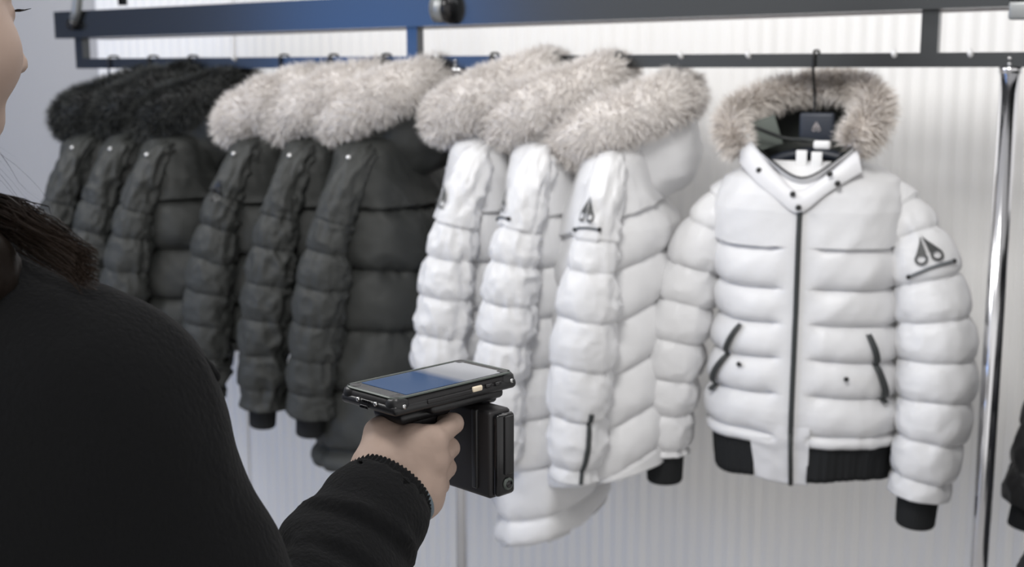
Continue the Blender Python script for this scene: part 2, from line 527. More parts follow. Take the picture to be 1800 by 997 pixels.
class Tube:
    """sleeve: quilted tube along a path"""
    def __init__(s, path, rad, w=(1, 1), seams=(), amp=0.010, wr=0.006, seed=0, side=1):
        s.ctrl = crom(path, 90)
        d = np.linalg.norm(np.diff(s.ctrl, axis=0), axis=1)
        s.arc = np.concatenate([[0], np.cumsum(d)])
        s.L = s.arc[-1]
        s.rs = np.linspace(0, 1, len(rad))
        s.rad, s.w, s.seams, s.amp, s.wr, s.seed, s.side = rad, w, np.array(seams), amp, wr, seed, side
        s.T = np.gradient(s.ctrl, axis=0)
        s.T /= np.linalg.norm(s.T, axis=1)[:, None]
        e = []
        for t in s.T:
            e1 = np.cross(t, [0, 1, 0.0])
            e1 /= np.linalg.norm(e1)
            e.append(e1)
        s.E1 = np.array(e)
        s.E2 = np.cross(s.T, s.E1)            # = +-y
        s.E2 *= np.sign(s.E2[:, 1:2])

    def at(s, th, a, off=0.0):
        """th: 0 outward(+x), -90 front; a: arc length"""
        th, a = np.broadcast_arrays(np.asarray(th, float), np.asarray(a, float))
        def ip(arr): return np.stack([np.interp(a, s.arc, arr[:, k]) for k in range(3)], -1)
        c, e1, e2 = ip(s.ctrl), ip(s.E1), ip(s.E2)
        r = np.interp(a / s.L, s.rs, s.rad)
        wig = 0.004 * vnoise(np.stack([np.cos(th) * 1.3, np.sin(th) * 1.3, a * 9 + s.seed], -1))
        aa = a + wig
        disp = np.zeros_like(r)
        if len(s.seams):
            sm = s.seams
            k = np.clip(np.searchsorted(sm, aa), 1, len(sm) - 1)
            f = np.clip((aa - sm[k - 1]) / (sm[k] - sm[k - 1]), 0, 1)
            h = sm[k] - sm[k - 1]
            inside = (aa > sm[0]) & (aa < sm[-1])
            disp = np.where(inside, s.amp * puff(f, 0.42) * np.clip(h / 0.08, 0.6, 1.3), s.amp * 0.7)
            near = np.exp(-np.minimum(f, 1 - f) * h / 0.014)
            q = np.stack([np.cos(th) * r * 75, np.sin(th) * r * 75, a * 7 + s.seed * 3], -1)
            disp = disp + np.where(inside, near, 0.3) * s.wr * 0.6 * vnoise(q)
        q = np.stack([np.cos(th) * 2.2 + s.seed, np.sin(th) * 2.2, a * 26], -1)
        rid = 1 - 2 * np.abs(vnoise(q))
        inner = 0.4 + 0.6 * np.clip(-np.cos(th) * s.side * 0.6 + np.sin(th) * 0.6 + 0.4, 0, 1)
        disp = disp + s.wr * inner * (rid * 0.7 + 0.35 * fbm(q * 2.3, 2))
        rr = r + disp + off
        return c + (rr * np.cos(th) * s.w[0])[..., None] * e1 + (rr * np.sin(th) * s.w[1])[..., None] * e2

    def mesh(s, nu=72, nv=200, a1=None):
        a1 = a1 or s.L
        th = np.arange(nu) / nu * 2 * math.pi
        a = np.linspace(0, a1, nv)
        V = s.at(th[None, :] * np.ones((nv, 1)), a[:, None] * np.ones((1, nu)))
        cen = V[-1].mean(0)
        e1 = cen + (V[-1] - cen) * 0.86
        e2 = e1 + (V[-6].mean(0) - cen)
        c0 = V[0].mean(0)
        V = np.concatenate([V.reshape(-1, 3), e1, e2, [V[-6].mean(0)]])
        F = [grid_faces(nv + 2, nu)]
        last = (nv + 1) * nu
        k = np.arange(nu)
        F.append(np.stack([last + k, last + (k + 1) % nu, np.full(nu, last + nu)], -1))
        return V, F

    def ring(s, a0, a1, off0, off1, nu=72, nv=14, rib=0.0):
        th = np.arange(nu) / nu * 2 * math.pi
        a = np.linspace(a0, a1, nv)
        g = s.at(th[None, :] * np.ones((nv, 1)), np.minimum(a, s.L)[:, None] * np.ones((1, nu)))
        return g


class Body:
    def __init__(s, L, za, aa, ba, seams, amp=0.012, wr=0.005, seed=0, placket=0.04, hemtilt=0.0, n=2.5, yoke=0.1, lean=0.0, diag=0.0):
        s.L, s.za, s.aa, s.ba = L, za, aa, ba
        s.seams = np.array(seams)
        s.amp, s.wr, s.seed, s.placket, s.hemtilt, s.n, s.yoke, s.lean, s.diag = amp, wr, seed, placket, hemtilt, n, yoke, lean, diag

    def at(s, ph, d, off=0.0):
        """ph angle (0=+x, -90 = front), d depth below the neck"""
        ph, d = np.broadcast_arrays(np.asarray(ph, float), np.asarray(d, float))
        a = np.interp(d, s.za, s.aa)
        b = np.interp(d, s.za, s.ba)
        c, sn = np.cos(ph), np.sin(ph)
        e = 2.0 / s.n
        x = a * np.sign(c) * np.abs(c) ** e
        y = b * np.sign(sn) * np.abs(sn) ** e
        nx, ny = c / a, sn / b
        nn = np.sqrt(nx * nx + ny * ny)
        nx, ny = nx / nn, ny / nn
        dd = d + 0.006 * vnoise(np.stack([x * 9, y * 9, d * 5 + s.seed], -1)) + s.diag * y
        sm = s.seams
        k = np.clip(np.searchsorted(sm, dd), 1, len(sm) - 1)
        f = np.clip((dd - sm[k - 1]) / (sm[k] - sm[k - 1]), 0, 1)
        h = sm[k] - sm[k - 1]
        inside = (dd > sm[0]) & (dd < sm[-1])
        front = (sn < 0)
        pl = np.where(front, np.clip((np.abs(x) - s.placket * 0.6) / (s.placket * 0.5), 0, 1), 1.0)
        disp = np.where(inside, s.amp * puff(f, 0.42), s.amp * 0.8)
        near = np.exp(-np.minimum(f, 1 - f) * h / 0.016)
        q = np.stack([x * 60, y * 60, d * 6 + s.seed * 2], -1)
        disp = disp + np.where(inside, near, 0.25) * s.wr * 0.8 * vnoise(q)
        disp = disp * pl + (1 - pl) * s.amp * 0.75
        q = np.stack([x * 13 + s.seed, y * 13, d * 11 + x * 9], -1)
        disp = disp + s.wr * (0.55 * (1 - 2 * np.abs(vnoise(q))) + 0.35 * fbm(q * 2.1, 2)) * (0.35 + 0.65 * pl)
        disp = (disp + off) * np.clip(d / 0.03, 0, 1) + off * (1 - np.clip(d / 0.03, 0, 1))
        z = -d * (1 - 0 * d)
        z = z + s.hemtilt * y * (d / s.L) + s.lean * 0
        return np.stack([x + disp * nx, y + disp * ny - s.lean * d, z], -1)

    def mesh(s, nu=144, nv=230, L=None):
        L = L or s.L
        ph = np.arange(nu) / nu * 2 * math.pi
        d = np.concatenate([np.linspace(0, 0.09, 26)[:-1], np.linspace(0.09, L, nv - 25)])
        V = s.at(ph[None, :] * np.ones((len(d), 1)), d[:, None] * np.ones((1, nu)))
        cen = V[-1].mean(0)
        r1 = cen + (V[-1] - cen) * np.array([0.9, 0.9, 1])
        r2 = r1 + [0, 0, 0.06]
        V = np.concatenate([V.reshape(-1, 3), r1, r2, [cen + [0, 0, 0.06]]])
        F = [grid_faces(len(d) + 2, nu)]
        last = (len(d) + 1) * nu
        k = np.arange(nu)
        F.append(np.stack([last + k, last + (k + 1) % nu, np.full(nu, last + nu)], -1))
        return V, F

    def front_phi(s, x, d):
        """angle whose front surface point has lateral position x"""
        a = np.interp(d, s.za, s.aa)
        c = np.sign(x) * (np.clip(np.abs(x) / a, 0, 0.999)) ** (s.n / 2.0)
        return -np.arccos(c)


def decal(fn, poly, off=0.0025, thick=0.0015):
    """fn(u, v, off) -> 3-D; poly: list of triangulated patches (pts2, tris)"""
    parts = []
    for pts, tris in poly:
        pts = np.asarray(pts, float)
        top = fn(pts[:, 0], pts[:, 1], off + thick)
        parts.append((top, np.asarray(tris)))
    return join(parts)


def emblem_polys(sz=1.0):
    """two mirrored pointed blades, each over a round loop"""
    out = []
    for sg in (-1, 1):
        # blade as strip between inner edge and outer curve
        n = 9
        t = np.linspace(0, 1, n)
        y = 0.023 - t * 0.029
        inner = np.stack([sg * (0.0012 + 0.0012 * t), y], -1)
        outer = np.stack([sg * (0.0022 + 0.0150 * t ** 1.15), y], -1)
        pts = np.concatenate([inner, outer]) * sz
        tr = []
        for k in range(n - 1):
            tr += [[k, k + 1, n + k + 1], [k, n + k + 1, n + k]]
        out.append((pts, np.array(tr)))
        # loop
        m = 20
        a = np.arange(m) / m * 2 * math.pi
        cx, cy = sg * 0.0105, -0.0115
        ri, ro = 0.0052, 0.0086
        pts = np.concatenate([np.stack([cx + ri * np.cos(a), cy + ri * np.sin(a) * 1.1], -1), np.stack([cx + ro * np.cos(a), cy + ro * np.sin(a) * 1.15], -1)]) * sz
        tr = []
        for k in range(m):
            k2 = (k + 1) % m
            tr += [[k, k2, m + k2], [k, m + k2, m + k]]
        out.append((pts, np.array(tr)))
    return out


def strip(fn, pts, w, off=0.003, h=0.002):
    """raised strip along 2-D pts on a surface function fn(u,v,off)"""
    p = crom(pts, max(12, len(pts) * 14))
    t = np.gradient(p, axis=0)
    t /= np.linalg.norm(t, axis=1)[:, None]
    nrm = np.stack([-t[:, 1], t[:, 0]], -1) * w / 2
    cols = [fn(*(p + nrm).T, off - h), fn(*(p + nrm * 0.8).T, off + h), fn(*(p - nrm * 0.8).T, off + h), fn(*(p - nrm).T, off - h)]
    V = np.stack(cols, 1).reshape(-1, 3)
    return V, [grid_faces(len(p), 4, wrap=False)]


def dot(fn, u, v, r=0.005, off=0.003):
    c = fn(np.array([u]), np.array([v]), off)[0]
    a = fn(np.array([u + 0.002]), np.array([v]), off)[0] - c
    b = fn(np.array([u]), np.array([v + 0.002]), off)[0] - c
    n = np.cross(a, b)
    n /= np.linalg.norm(n) + 1e-9
    out = fn(np.array([u]), np.array([v]), off + 0.01)[0] - c
    if np.dot(out, n) < 0: n = -n
    return tube_vf([c - n * 0.003, c + n * 0.002, c + n * 0.0035], [r, r, r * 0.6], 12)


def fur_vf(ctrl, rad, n, ln, seed=0, core=0.72, flat=(1, 1), wid=0.0009, clump=0.8, closed=False):
    rs = np.random.RandomState(seed + 100)
    m = 64
    c = crom(ctrl, m, closed)
    T = np.gradient(c, axis=0)
    T /= np.linalg.norm(T, axis=1)[:, None]
    rad = np.interp(np.linspace(0, 1, m), np.linspace(0, 1, len(rad)), rad)
    cen = c.mean(0)
    out = c - cen
    out -= T * (out * T).sum(1)[:, None]
    out /= np.linalg.norm(out, axis=1)[:, None]
    up = np.cross(T, out)
    nc = 20
    a = np.arange(nc) / nc * 2 * math.pi
    lump = 1 + 0.13 * vnoise(c * 28 + seed)
    ends = np.ones(m)
    if not closed:
        k = 6
        ends[:k] = np.sqrt(1 - (1 - (np.arange(k) + .35) / k) ** 2)
        ends[-k:] = ends[:k][::-1]
    rc = rad * lump * ends
    V = c[:, None, :] + (rc * core)[:, None, None] * (np.cos(a)[None, :, None] * out[:, None, :] * flat[0] + np.sin(a)[None, :, None] * up[:, None, :] * flat[1])
    Vc = V.reshape(-1, 3)
    Fc = [grid_faces(m, nc), np.arange(nc)[None, ::-1], (np.arange(nc) + (m - 1) * nc)[None, :]]
    # strands
    u = rs.rand(n) * (m - 1.001)
    i = u.astype(int)
    f = (u - i)[:, None]
    def ip(x): return x[i] * (1 - f) + x[i + 1] * f
    C, T2, O2, U2 = ip(c), ip(T), ip(out), ip(up)
    rr = (rc[i] * (1 - f[:, 0]) + rc[i + 1] * f[:, 0])[:, None]
    th = rs.rand(n) * 2 * math.pi
    N = np.cos(th)[:, None] * O2 + np.sin(th)[:, None] * U2
    base = C + rr * core * 0.97 * (np.cos(th)[:, None] * O2 * flat[0] + np.sin(th)[:, None] * U2 * flat[1])
    cl = np.stack([vnoise(base * 55 + k * 31 + seed) for k in range(3)], -1)
    cl2 = np.stack([vnoise(base * 20 + k * 31 + seed + 9) for k in range(3)], -1)
    D = N + clump * cl * 0.34 + cl2 * 0.40 + rs.randn(n, 3) * 0.22
    D /= np.linalg.norm(D, axis=1)[:, None]
    l = (ln * (0.6 + 0.6 * rs.rand(n)))[:, None]
    p1 = base + D * l * 0.5
    D2 = D + cl * 0.3 + np.array([0, 0, -0.30])
    D2 /= np.linalg.norm(D2, axis=1)[:, None]
    p2 = p1 + D2 * l * 0.5
    S = np.cross(D, rs.randn(n, 3))
    S /= np.linalg.norm(S, axis=1)[:, None]
    w = wid * (0.7 + 0.6 * rs.rand(n))[:, None]
    Vs = np.stack([base - S * w, base + S * w, p1 + S * w * 0.7, p1 - S * w * 0.7, p2], 1).reshape(-1, 3)
    k = np.arange(n)[:, None] * 5
    Q = k + np.array([[0, 1, 2, 3]])
    Tt = k + np.array([[3, 2, 4]])
    att = np.concatenate([np.zeros(len(Vc)) + 0.25, np.tile([0.0, 0.0, 0.55, 0.55, 1.0], n)])
    VV, FF = join([(Vc, Fc), (Vs, [Q, Tt])])
    return VV, FF, att


def bowl(rim, axis, depth, ns=26, off=0.0, pw=0.8, seed=0, wr=0.006, fall=None):
    rim = np.asarray(rim, float)
    cen = rim.mean(0)
    axis = np.asarray(axis, float) / np.linalg.norm(axis)
    s = np.linspace(0, 1, ns)[:, None, None]
    V = cen + (rim - cen)[None] * np.cos(s * math.pi / 2) ** pw + axis * depth * np.sin(s * math.pi / 2)
    dirn = V - (cen + axis * depth * 0.3)
    dirn /= np.linalg.norm(dirn, axis=2, keepdims=True)
    q = V * 17 + seed
    V = V + dirn * (off + wr * np.clip(s * 5, 0, 1) * ((1 - 2 * np.abs(vnoise(q)))[..., None] + 0.4 * fbm(q * 2, 2)[..., None]))
    return V.reshape(-1, 3), [grid_faces(ns, len(rim))]


def make_coat(name, px, z0, rz, o, label, cat, group=None, pos=None, hname='coat_hanger', hlabel=''):
    """o: dict of options. Everything in the wearer's frame, +x = wearer's left, -y = front, origin at the neck"""
    base = (rail_at(px) if pos is None else np.array(pos)).copy()
    root = empty(name, (base[0], base[1], z0), label, cat, group, rz)
    sd = o.get('seed', 0)
    mm, short = o['mat'], o.get('bomber', False)
    L = o['L']
    za = o.get('za', [0, .012, .03, .055, .09, .16, .30, .45, .60, L + .01])
    aa = o.get('aa', [.062, .085, .135, .178, .19, .185, .18, .185, .195, .20])
    ba = o.get('ba', [.060, .068, .080, .098, .112, .122, .125, .13, .135, .135])
    pitch = o.get('pitch', 0.12)
    seams = o.get('seams') or list(np.arange(o.get('s0', 0.15), L, pitch)) + [L]
    B = Body(L, za, aa, ba, seams, amp=o.get('amp', 0.021), wr=o.get('wr', 0.006), seed=sd * 3.7, hemtilt=o.get('hemtilt', 0), n=o.get('n', 2.4), lean=o.get('lean', 0), diag=o.get('diag', 0))
    V, F = B.mesh()
    mk('body', V, F, mm, root)
    bf = lambda x, d, off=0.0: B.at(B.front_phi(x, d), d, off)
    # zip
    zx = o.get('zx', 0.0)
    V, F = strip(lambda d, x, off: bf(x, d, off), [(o.get('z_top', 0.03), zx), (0.2, zx), (L * .7, zx), (L + o.get('ziplong', -0.004), zx)], o.get('zipw', 0.009), 0.004, 0.0035)
    mk('zip', V, F, o.get('zipm', M['zipm']), root)
    # sleeves
    for sg in (1, -1):
        swg = o.get('swing', 1.0)
        sp = o['sleeve_l'] if sg > 0 else o.get('sleeve_r', [(-p[0], p[1], p[2]) for p in o['sleeve_l']])
        rad = o['srad'] if sg > 0 else o.get('srad_r', o['srad'])
        ss = o['sseams']
        sp = [(p[0], p[1] * swg, p[2]) for p in sp]
        Tb = Tube(sp, rad, w=o.get('sw', (1, 1.12)), seams=ss, amp=o.get('samp', 0.0145), wr=o.get('swr', 0.006 if short or mm == M['white'] else 0.011), seed=sd * 5.1 + sg, side=sg)
        cuffa = Tb.L - (0.062 if short else o.get('cuff', 0.0))
        V, F = Tb.mesh(a1=cuffa)
        sl = mk('sleeve', V, F, mm, root)
        if short or o.get('cuff'):
            # knitted cuff: narrower ribbed tube
            nu, nv = 96, 16
            th = np.arange(nu) / nu * 2 * math.pi
            cc = np.stack([np.interp(np.linspace(cuffa - 0.012, Tb.L, nv), Tb.arc, Tb.ctrl[:, k]) for k in range(3)], -1)
            e1 = np.stack([np.interp(np.linspace(cuffa - 0.012, Tb.L, nv), Tb.arc, Tb.E1[:, k]) for k in range(3)], -1)
            e2 = np.stack([np.interp(np.linspace(cuffa - 0.012, Tb.L, nv), Tb.arc, Tb.E2[:, k]) for k in range(3)], -1)
            cr = o.get('cuffr', 0.042) * (1 + 0.025 * np.cos(th * 32))
            prof = np.linspace(1.06, 0.98, nv)
            g = cc[:, None] + prof[:, None, None] * cr[None, :, None] * (np.cos(th)[None, :, None] * e1[:, None] * 0.95 + np.sin(th)[None, :, None] * e2[:, None] * 1.0)
            g[-1] = cc[-1] + (g[-1] - cc[-1]) * 0.93
            V = np.concatenate([g.reshape(-1, 3), [cc[-2]]])
            k = np.arange(nu)
            F = [grid_faces(nv, nu), np.stack([(nv - 1) * nu + k, (nv - 1) * nu + (k + 1) % nu, np.full(nu, nv * nu)], -1)]
            mk('cuff', V, F, M['rib'], root)
        if sg > 0:
            rloc = 0.055
            fe = lambda u, v, off=0.0: Tb.at(o.get('eth', 0.0) + np.asarray(u) / rloc, o.get('ea', 0.155) - np.asarray(v), off)
            if o.get('emblem', True):
                V, F = decal(fe, emblem_polys(o.get('esz', 1.0)), 0.0035)
                mk('emblem', V, F, o.get('em', M['emblem']), root)
            if o.get('bar', True):
                bw = o.get('barw', 0.036)
                V, F = strip(fe, [(-bw, -0.034 - .004), (0, -0.031), (bw, -0.034 + .004)], 0.0045 if not short else 0.006, 0.002, 0.002)
                mk('flap_edge', V, F, o.get('barm', M['zipgrey']), sl)
                for u, v in ((-bw, -0.038), (bw, -0.030)):
                    V, F = dot(fe, u, v, 0.0042, 0.003)
                    mk('snap', V, F, M['snap'], sl)
            if o.get('shsnap'):
                V, F = dot(fe, o['shsnap'][0], o['shsnap'][1], 0.0048, 0.003)
                mk('silver_snap', V, F, M['snap_silver'], sl)
            if o.get('slzip'):
                V, F = strip(fe, [(0.052, -(Tb.L - .15 - 0.155)), (0.050, -(Tb.L - .08 - 0.155)), (0.044, -(Tb.L - .003 - 0.155))], 0.008, 0.003, 0.003)
                mk('cuff_zip', V, F, M['zipm'], sl)
    # hem rib (bomber)
    if short:
        for x0, x1, dz in ((0.062, None, 0), (None, -0.068, 0)):
            nu, nv = 120, 10
            if x0 is not None:
                ph = np.linspace(B.front_phi(np.array([0.030]), np.array([L]))[0], R(92), nu)
            else:
                ph = np.linspace(R(92), 2 * math.pi + B.front_phi(np.array([-0.075]), np.array([L]))[0], nu)
            d = np.linspace(L - 0.035, L - 0.030 + o['ribh'], nv)
            g = B.at(ph[None] * np.ones((nv, 1)), np.minimum(d, L)[:, None] * np.ones((1, nu)))
            rad = np.array([0.97, 0.975, .97, .965, .96, .955, .95, .945, .94, .93])
            cen = np.array([0, g[..., 1].mean(), 0])
            g2 = cen + (g - cen) * np.stack([rad, rad, np.ones(nv)], -1)[:, None]
            g2[..., 0] += 0.0015 * np.cos(ph * 70)[None] * np.cos(ph)[None]
            g2[..., 1] += 0.0015 * np.cos(ph * 70)[None] * np.sin(ph)[None]
            wav = 0.006 * np.sin(ph * 3.1 + (1 if x0 else 2.2))
            g2[..., 2] = -(d[:, None] + np.linspace(0, 1, nv)[:, None] * wav[None])
            inn = cen + (g2 - cen) * [0.97, 0.97, 1]
            n1 = nu * nv
            V = np.concatenate([g2.reshape(-1, 3), inn.reshape(-1, 3)])
            q = grid_faces(nv, nu, wrap=False)
            bot = (nv - 1) * nu + np.arange(nu - 1)
            F = [q, q[:, ::-1] + n1, np.stack([bot, bot + 1, bot + 1 + n1, bot + n1], -1)]
            mk('waistband', V, F, M['rib'], root)
        # plain placket running down between the ribs
        nu, nv = 40, 24
        xs = np.linspace(-0.078, 0.034, nu)
        d = np.linspace(L - 0.05, L + o['ribh'] - 0.028, nv)
        X, D = np.meshgrid(xs, d)
        wide = np.interp(D, [L - 0.05, L + o['ribh']], [1.0, 0.80])
        X = X * wide
        g = bf(X.ravel(), np.minimum(D, L).ravel(), 0.001).reshape(nv, nu, 3)
        g[..., 2] = -D - 0.010 * np.cos(X / 0.05)
        g[..., 1] += 0.0012 * fbm(np.stack([X * 40, D * 40, D * 0], -1), 2) + 0.012 * (D > L) * (D - L) / 0.05
        inn = g + [0, 0.006, 0]
        V = np.concatenate([g.reshape(-1, 3), inn.reshape(-1, 3)])
        q = grid_faces(nv, nu, wrap=False)
        n1 = nu * nv
        bot = (nv - 1) * nu + np.arange(nu - 1)
        F = [q, q[:, ::-1] + n1, np.stack([bot, bot + 1, bot + 1 + n1, bot + n1], -1)]
        mk('placket', V, F, M['white_plain'], root)
        V, F = tube_vf([g[2, 27] + [0, -0.003, 0], g[12, 27] + [0, -0.003, 0], g[-1, 27] + [0, -0.003, 0.001]], 0.0045, 8)
        mk('zip_end', V, F, M['zipm'], root)
        # slanted welt pockets
        for nm, a, b in (('p', (-0.098, 0.308), (-0.150, 0.450)), ('q', (0.118, 0.312), (0.150, 0.445))):
            V, F = strip(lambda x, d, off: bf(x, d, off), [a, ((a[0] + b[0]) / 2, (a[1] + b[1]) / 2), b], 0.0075, 0.010, 0.003)
            mk('pocket_zip', V, F, M['zipm'], root)
        for x, d in ((-0.095, 0.385), (0.088, 0.395)):
            V, F = dot(lambda x, d, off: bf(x, d, off), x, d, 0.0045, 0.008)
            mk('pocket_snap', V, F, M['snap'], root)
    # hood
    rim = crom(o['rim'], 72, closed=True)
    V, F = bowl(rim, o['hax'], o['hdep'], off=0.008, seed=sd, wr=o.get('hwr', 0.006))
    if not short:
        V[:, 2] -= 0.0
    hd = mk('hood', V, F, o.get('hoodm', mm), root)
    V, F = bowl(rim, o['hax'], o['hdep'] - 0.006, off=0.001, seed=sd, wr=0.004)
    mk('hood_lining', V, [f[:, ::-1] for f in F], M['lining'], hd)
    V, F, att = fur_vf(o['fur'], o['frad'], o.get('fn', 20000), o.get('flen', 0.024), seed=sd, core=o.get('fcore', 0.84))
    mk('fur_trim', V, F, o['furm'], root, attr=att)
    # collar band round the neck, front V
    n = 60
    a = np.linspace(0, 2 * math.pi, n, endpoint=False)
    top = np.stack([0.098 * np.cos(a), 0.082 * np.sin(a) - 0.012 - 0.018 * np.clip(-np.sin(a), 0, 1) ** 3, 0.030 - 0.048 * np.clip(-np.sin(a), 0, 1) ** 2.2 + 0.01 * np.sin(a)], -1)
    bot = np.stack([0.112 * np.cos(a), 0.100 * np.sin(a) - 0.008, -0.030 - 0.030 * np.clip(-np.sin(a), 0, 1) ** 2], -1)
    rows = [bot, bot * .5 + top * .5 + np.stack([np.cos(a), np.sin(a), 0 * a], -1) * 0.012, top, top * [0.93, 0.93, 1] + [0, 0, -0.003], (top * [0.9, 0.9, 1]) + [0, 0, -0.05]]
    V = np.concatenate(rows)
    if not short:
        mk('collar', V, [grid_faces(5, n)], mm, root)
    # hanger: hook over the rail, neck block, two arms inside the shoulders
    hz = RAILZ - z0
    hb = empty(hname, (base[0], base[1], z0 + hz - 0.12), hlabel, 'hanger', 'hangers on the clothes rail', rz)
    hk = o.get('hooktop', 0.0)
    zt = 0.12 + 0.0145
    # rail direction seen in hanger frame is about y; hook wraps over rail in x direction... built in world-rack axes
    ca, sa = math.cos(-rz), math.sin(-rz)
    nx = np.array([ca * RNRM[0] - sa * RNRM[1], sa * RNRM[0] + ca * RNRM[1], 0])
    hp = [nx * -0.016 + [0, 0, 0.12 - 0.006], nx * -0.0165 + [0, 0, zt - 0.004], nx * -0.012 + [0, 0, zt + 0.0028], nx * 0.010 + [0, 0, zt + 0.0030], nx * 0.0175 + [0, 0, zt - 0.004], nx * 0.0175 + [0, 0, 0.10], nx * 0.010 + [0, 0, 0.075], [0, 0, 0.055], [0, 0, -hz + 0.12 + o.get('hblock', 0.02)]]
    V, F = tube_vf(crom(hp, 50), 0.0028, 10)
    mk('hook', V, F, M['snap'], hb)
    zz = 0.12 - hz
    for sg in (1, -1):
        V, F = tube_vf(crom([(0, 0, zz + 0.012), (sg * 0.06, 0, zz + 0.0), (sg * 0.12, 0, zz - 0.035), (sg * 0.165, 0, zz - 0.062)], 14), [0.011] * 10 + [0.013, 0.015, 0.016, 0.012], 12)
        mk('arm', V, F, M['navy'], hb)
    if short:
        V, F = box_vf((0.008, -0.012, zz + 0.060), (0.066, 0.014, 0.056), None, 0.006)
        nb = mk('neck_block', V, F, M['navy'], hb)
        V, F = decal(lambda u, v, off: np.stack([u + 0.008, 0 * u - 0.0195 - off, v + zz + 0.062], -1), emblem_polys(0.42), 0.0)
        mk('pale_emblem', V, F, M['lip'], nb)
    return root, B, hb


# parka geometry shared by the side-on coats (options are varied per coat)
def parka(seed, long=True, white=True, **k):
    up = k.pop('up', 0.0)
    fr = k.pop('frx', 0.055)
    bs = k.pop('bs', 0.8)
    o = dict(
        seed=seed, L=0.72 if long else 0.50, mat=M['white'] if white else M['black'],
        pitch=0.12 if not white else 0.105, s0=0.17,
        sleeve_l=[(.120, .020, -.058), (.170, .016, -.062), (.208, .004, -.105), (.226, -.026, -.20), (.234, -.056, -.36), (.232, -.080, -.52), (.226, -.098, -.675)],
        srad=[.016, .026, .036, .047, .049, .045, .036], sw=(1, 1.05),
        sseams=[0.20, 0.27, 0.35, 0.43, 0.51, 0.59, 0.68, 0.74],
        rim=[(0, -.085, -.035), (.055, -.075, -.03), (.095, -.04, .0), (.105, .03, .035), (.085, .09, .065), (0, .115, .08), (-.085, .09, .065), (-.105, .03, .035), (-.095, -.04, .0), (-.055, -.075, -.03)],
        hax=(0, .58, -.82), hdep=0.175, hwr=0.009,
        fur=np.array([(.035, -.105, -.035), (.085, -.085, -.025), (.118, -.03, .005), (.118, .04, .035), (.09, .10, .06), (0, .125, .07), (-.09, .10, .06), (-.118, .04, .035), (-.118, -.03, .005), (-.085, -.085, -.025), (-.035, -.105, -.035)]) + np.array([0, 0, up]),
        frad=[.036, fr, fr + .004, fr + .004, fr, fr, fr, fr, fr, fr, .036],
        furm=M['fur'], shsnap=None)
    o['rim'] = [(a, b, c + up) for a, b, c in o['rim']]
    o['ba'] = [.050, .052, .055, .058, .066] + [v * bs for v in (.112, .125, .13, .135, .135)]
    o['za'] = [0, .012, .03, .055, .095, .19, .30, .45, .60, o['L'] + .01] if 'L' not in k else [0, .012, .03, .055, .095, .19, .30, .45, .60, k['L'] + .01]
    o['aa'] = [.062, .085, .125, .160, .18, .185, .18, .185, .195, .20]
    o.update(k)
    return o


G = 'hooded padded coats hung sideways on the rail'
def yaw(phi): return -R(92 + phi)


BK = dict(samp=0.009, wr=0.011, em=M['emblem_dark'], bar=False, cuff=0.05, cuffr=0.030, zipm=M['emblem_dark'], amp=0.030)
SHORT_S = [0.16, 0.235, 0.31, 0.385, 0.46, 0.54, 0.62]
make_coat('padded_jacket', 200, 1.425, yaw(14), parka(1, False, False, furm=M['furbk'], emblem=False, shsnap=(0.0, 0.075), up=0.02, frx=0.05, **BK),
          'black padded jacket with black fur hood, nearest the rail\'s left end', 'jacket', hlabel='dark hanger inside the leftmost black-furred jacket')
make_coat('padded_jacket', 270, 1.425, yaw(16), parka(2, False, False, furm=M['furbk'], emblem=False, shsnap=(0.0, 0.075), up=0.03, frx=0.05, swr=0.014, **BK),
          'creased black padded jacket, the middle of the three with black fur hoods', 'jacket', hlabel='dark hanger inside the middle black-furred jacket')
make_coat('padded_jacket', 340, 1.42, yaw(18), parka(3, False, False, furm=M['furbk'], emblem=False, shsnap=(0.0, 0.07), up=0.02, frx=0.05, bs=1.0, **BK),
          'black padded jacket with black fur hood, right beside the first beige-furred one', 'jacket', hlabel='dark hanger inside the rightmost black-furred jacket')
make_coat('padded_jacket', 500, 1.425, yaw(24), parka(4, False, False, shsnap=(0.0, 0.075), up=0.022, sseams=SHORT_S, **BK),
          'black padded jacket with beige fur hood and straight even sleeve seams, leftmost of the beige-furred', 'jacket', hlabel='dark hanger inside the leftmost beige-furred black jacket')
make_coat('padded_jacket', 587, 1.425, yaw(20), parka(5, False, False, shsnap=(0.0, 0.075), up=0.03, swing=0.8, swr=0.014, emblem=False, **BK),
          'black padded jacket with beige fur hood, hanging just left of the long black coat', 'jacket', hlabel='dark hanger inside the black jacket left of the long black coat')
make_coat('padded_coat', 680, 1.425, yaw(18), parka(6, True, False, shsnap=(0.0, 0.075), up=0.035, bs=0.95, emblem=False, L=0.76, pitch=0.135, **BK),
          'long black quilted coat with beige fur hood, next to the white coats', 'coat', hlabel='dark hanger inside the long black coat')
make_coat('padded_coat', 870, 1.435, yaw(14), parka(7, False, True, up=0.04, L=0.56, eth=-0.75, bar=False, swing=0.75, swr=0.012, srad=[.016, .025, .033, .039, .039, .036, .031]),
          'white quilted coat with grey-beige fur hood, touching the long black coat', 'coat', hlabel='dark hanger inside the white coat beside the black one')
make_coat('padded_coat', 977, 1.435, yaw(14), parka(8, True, True, up=0.03, L=0.855, bs=0.70, swing=0.7, swr=0.012, srad=[.016, .025, .033, .039, .039, .036, .031], eth=-1.0, hemtilt=0.30, ziplong=0.03, zipm=M['zipgrey']),
          'long white quilted coat reaching lowest of all, in the middle of the three white coats', 'coat', hlabel='dark hanger inside the longest white coat')
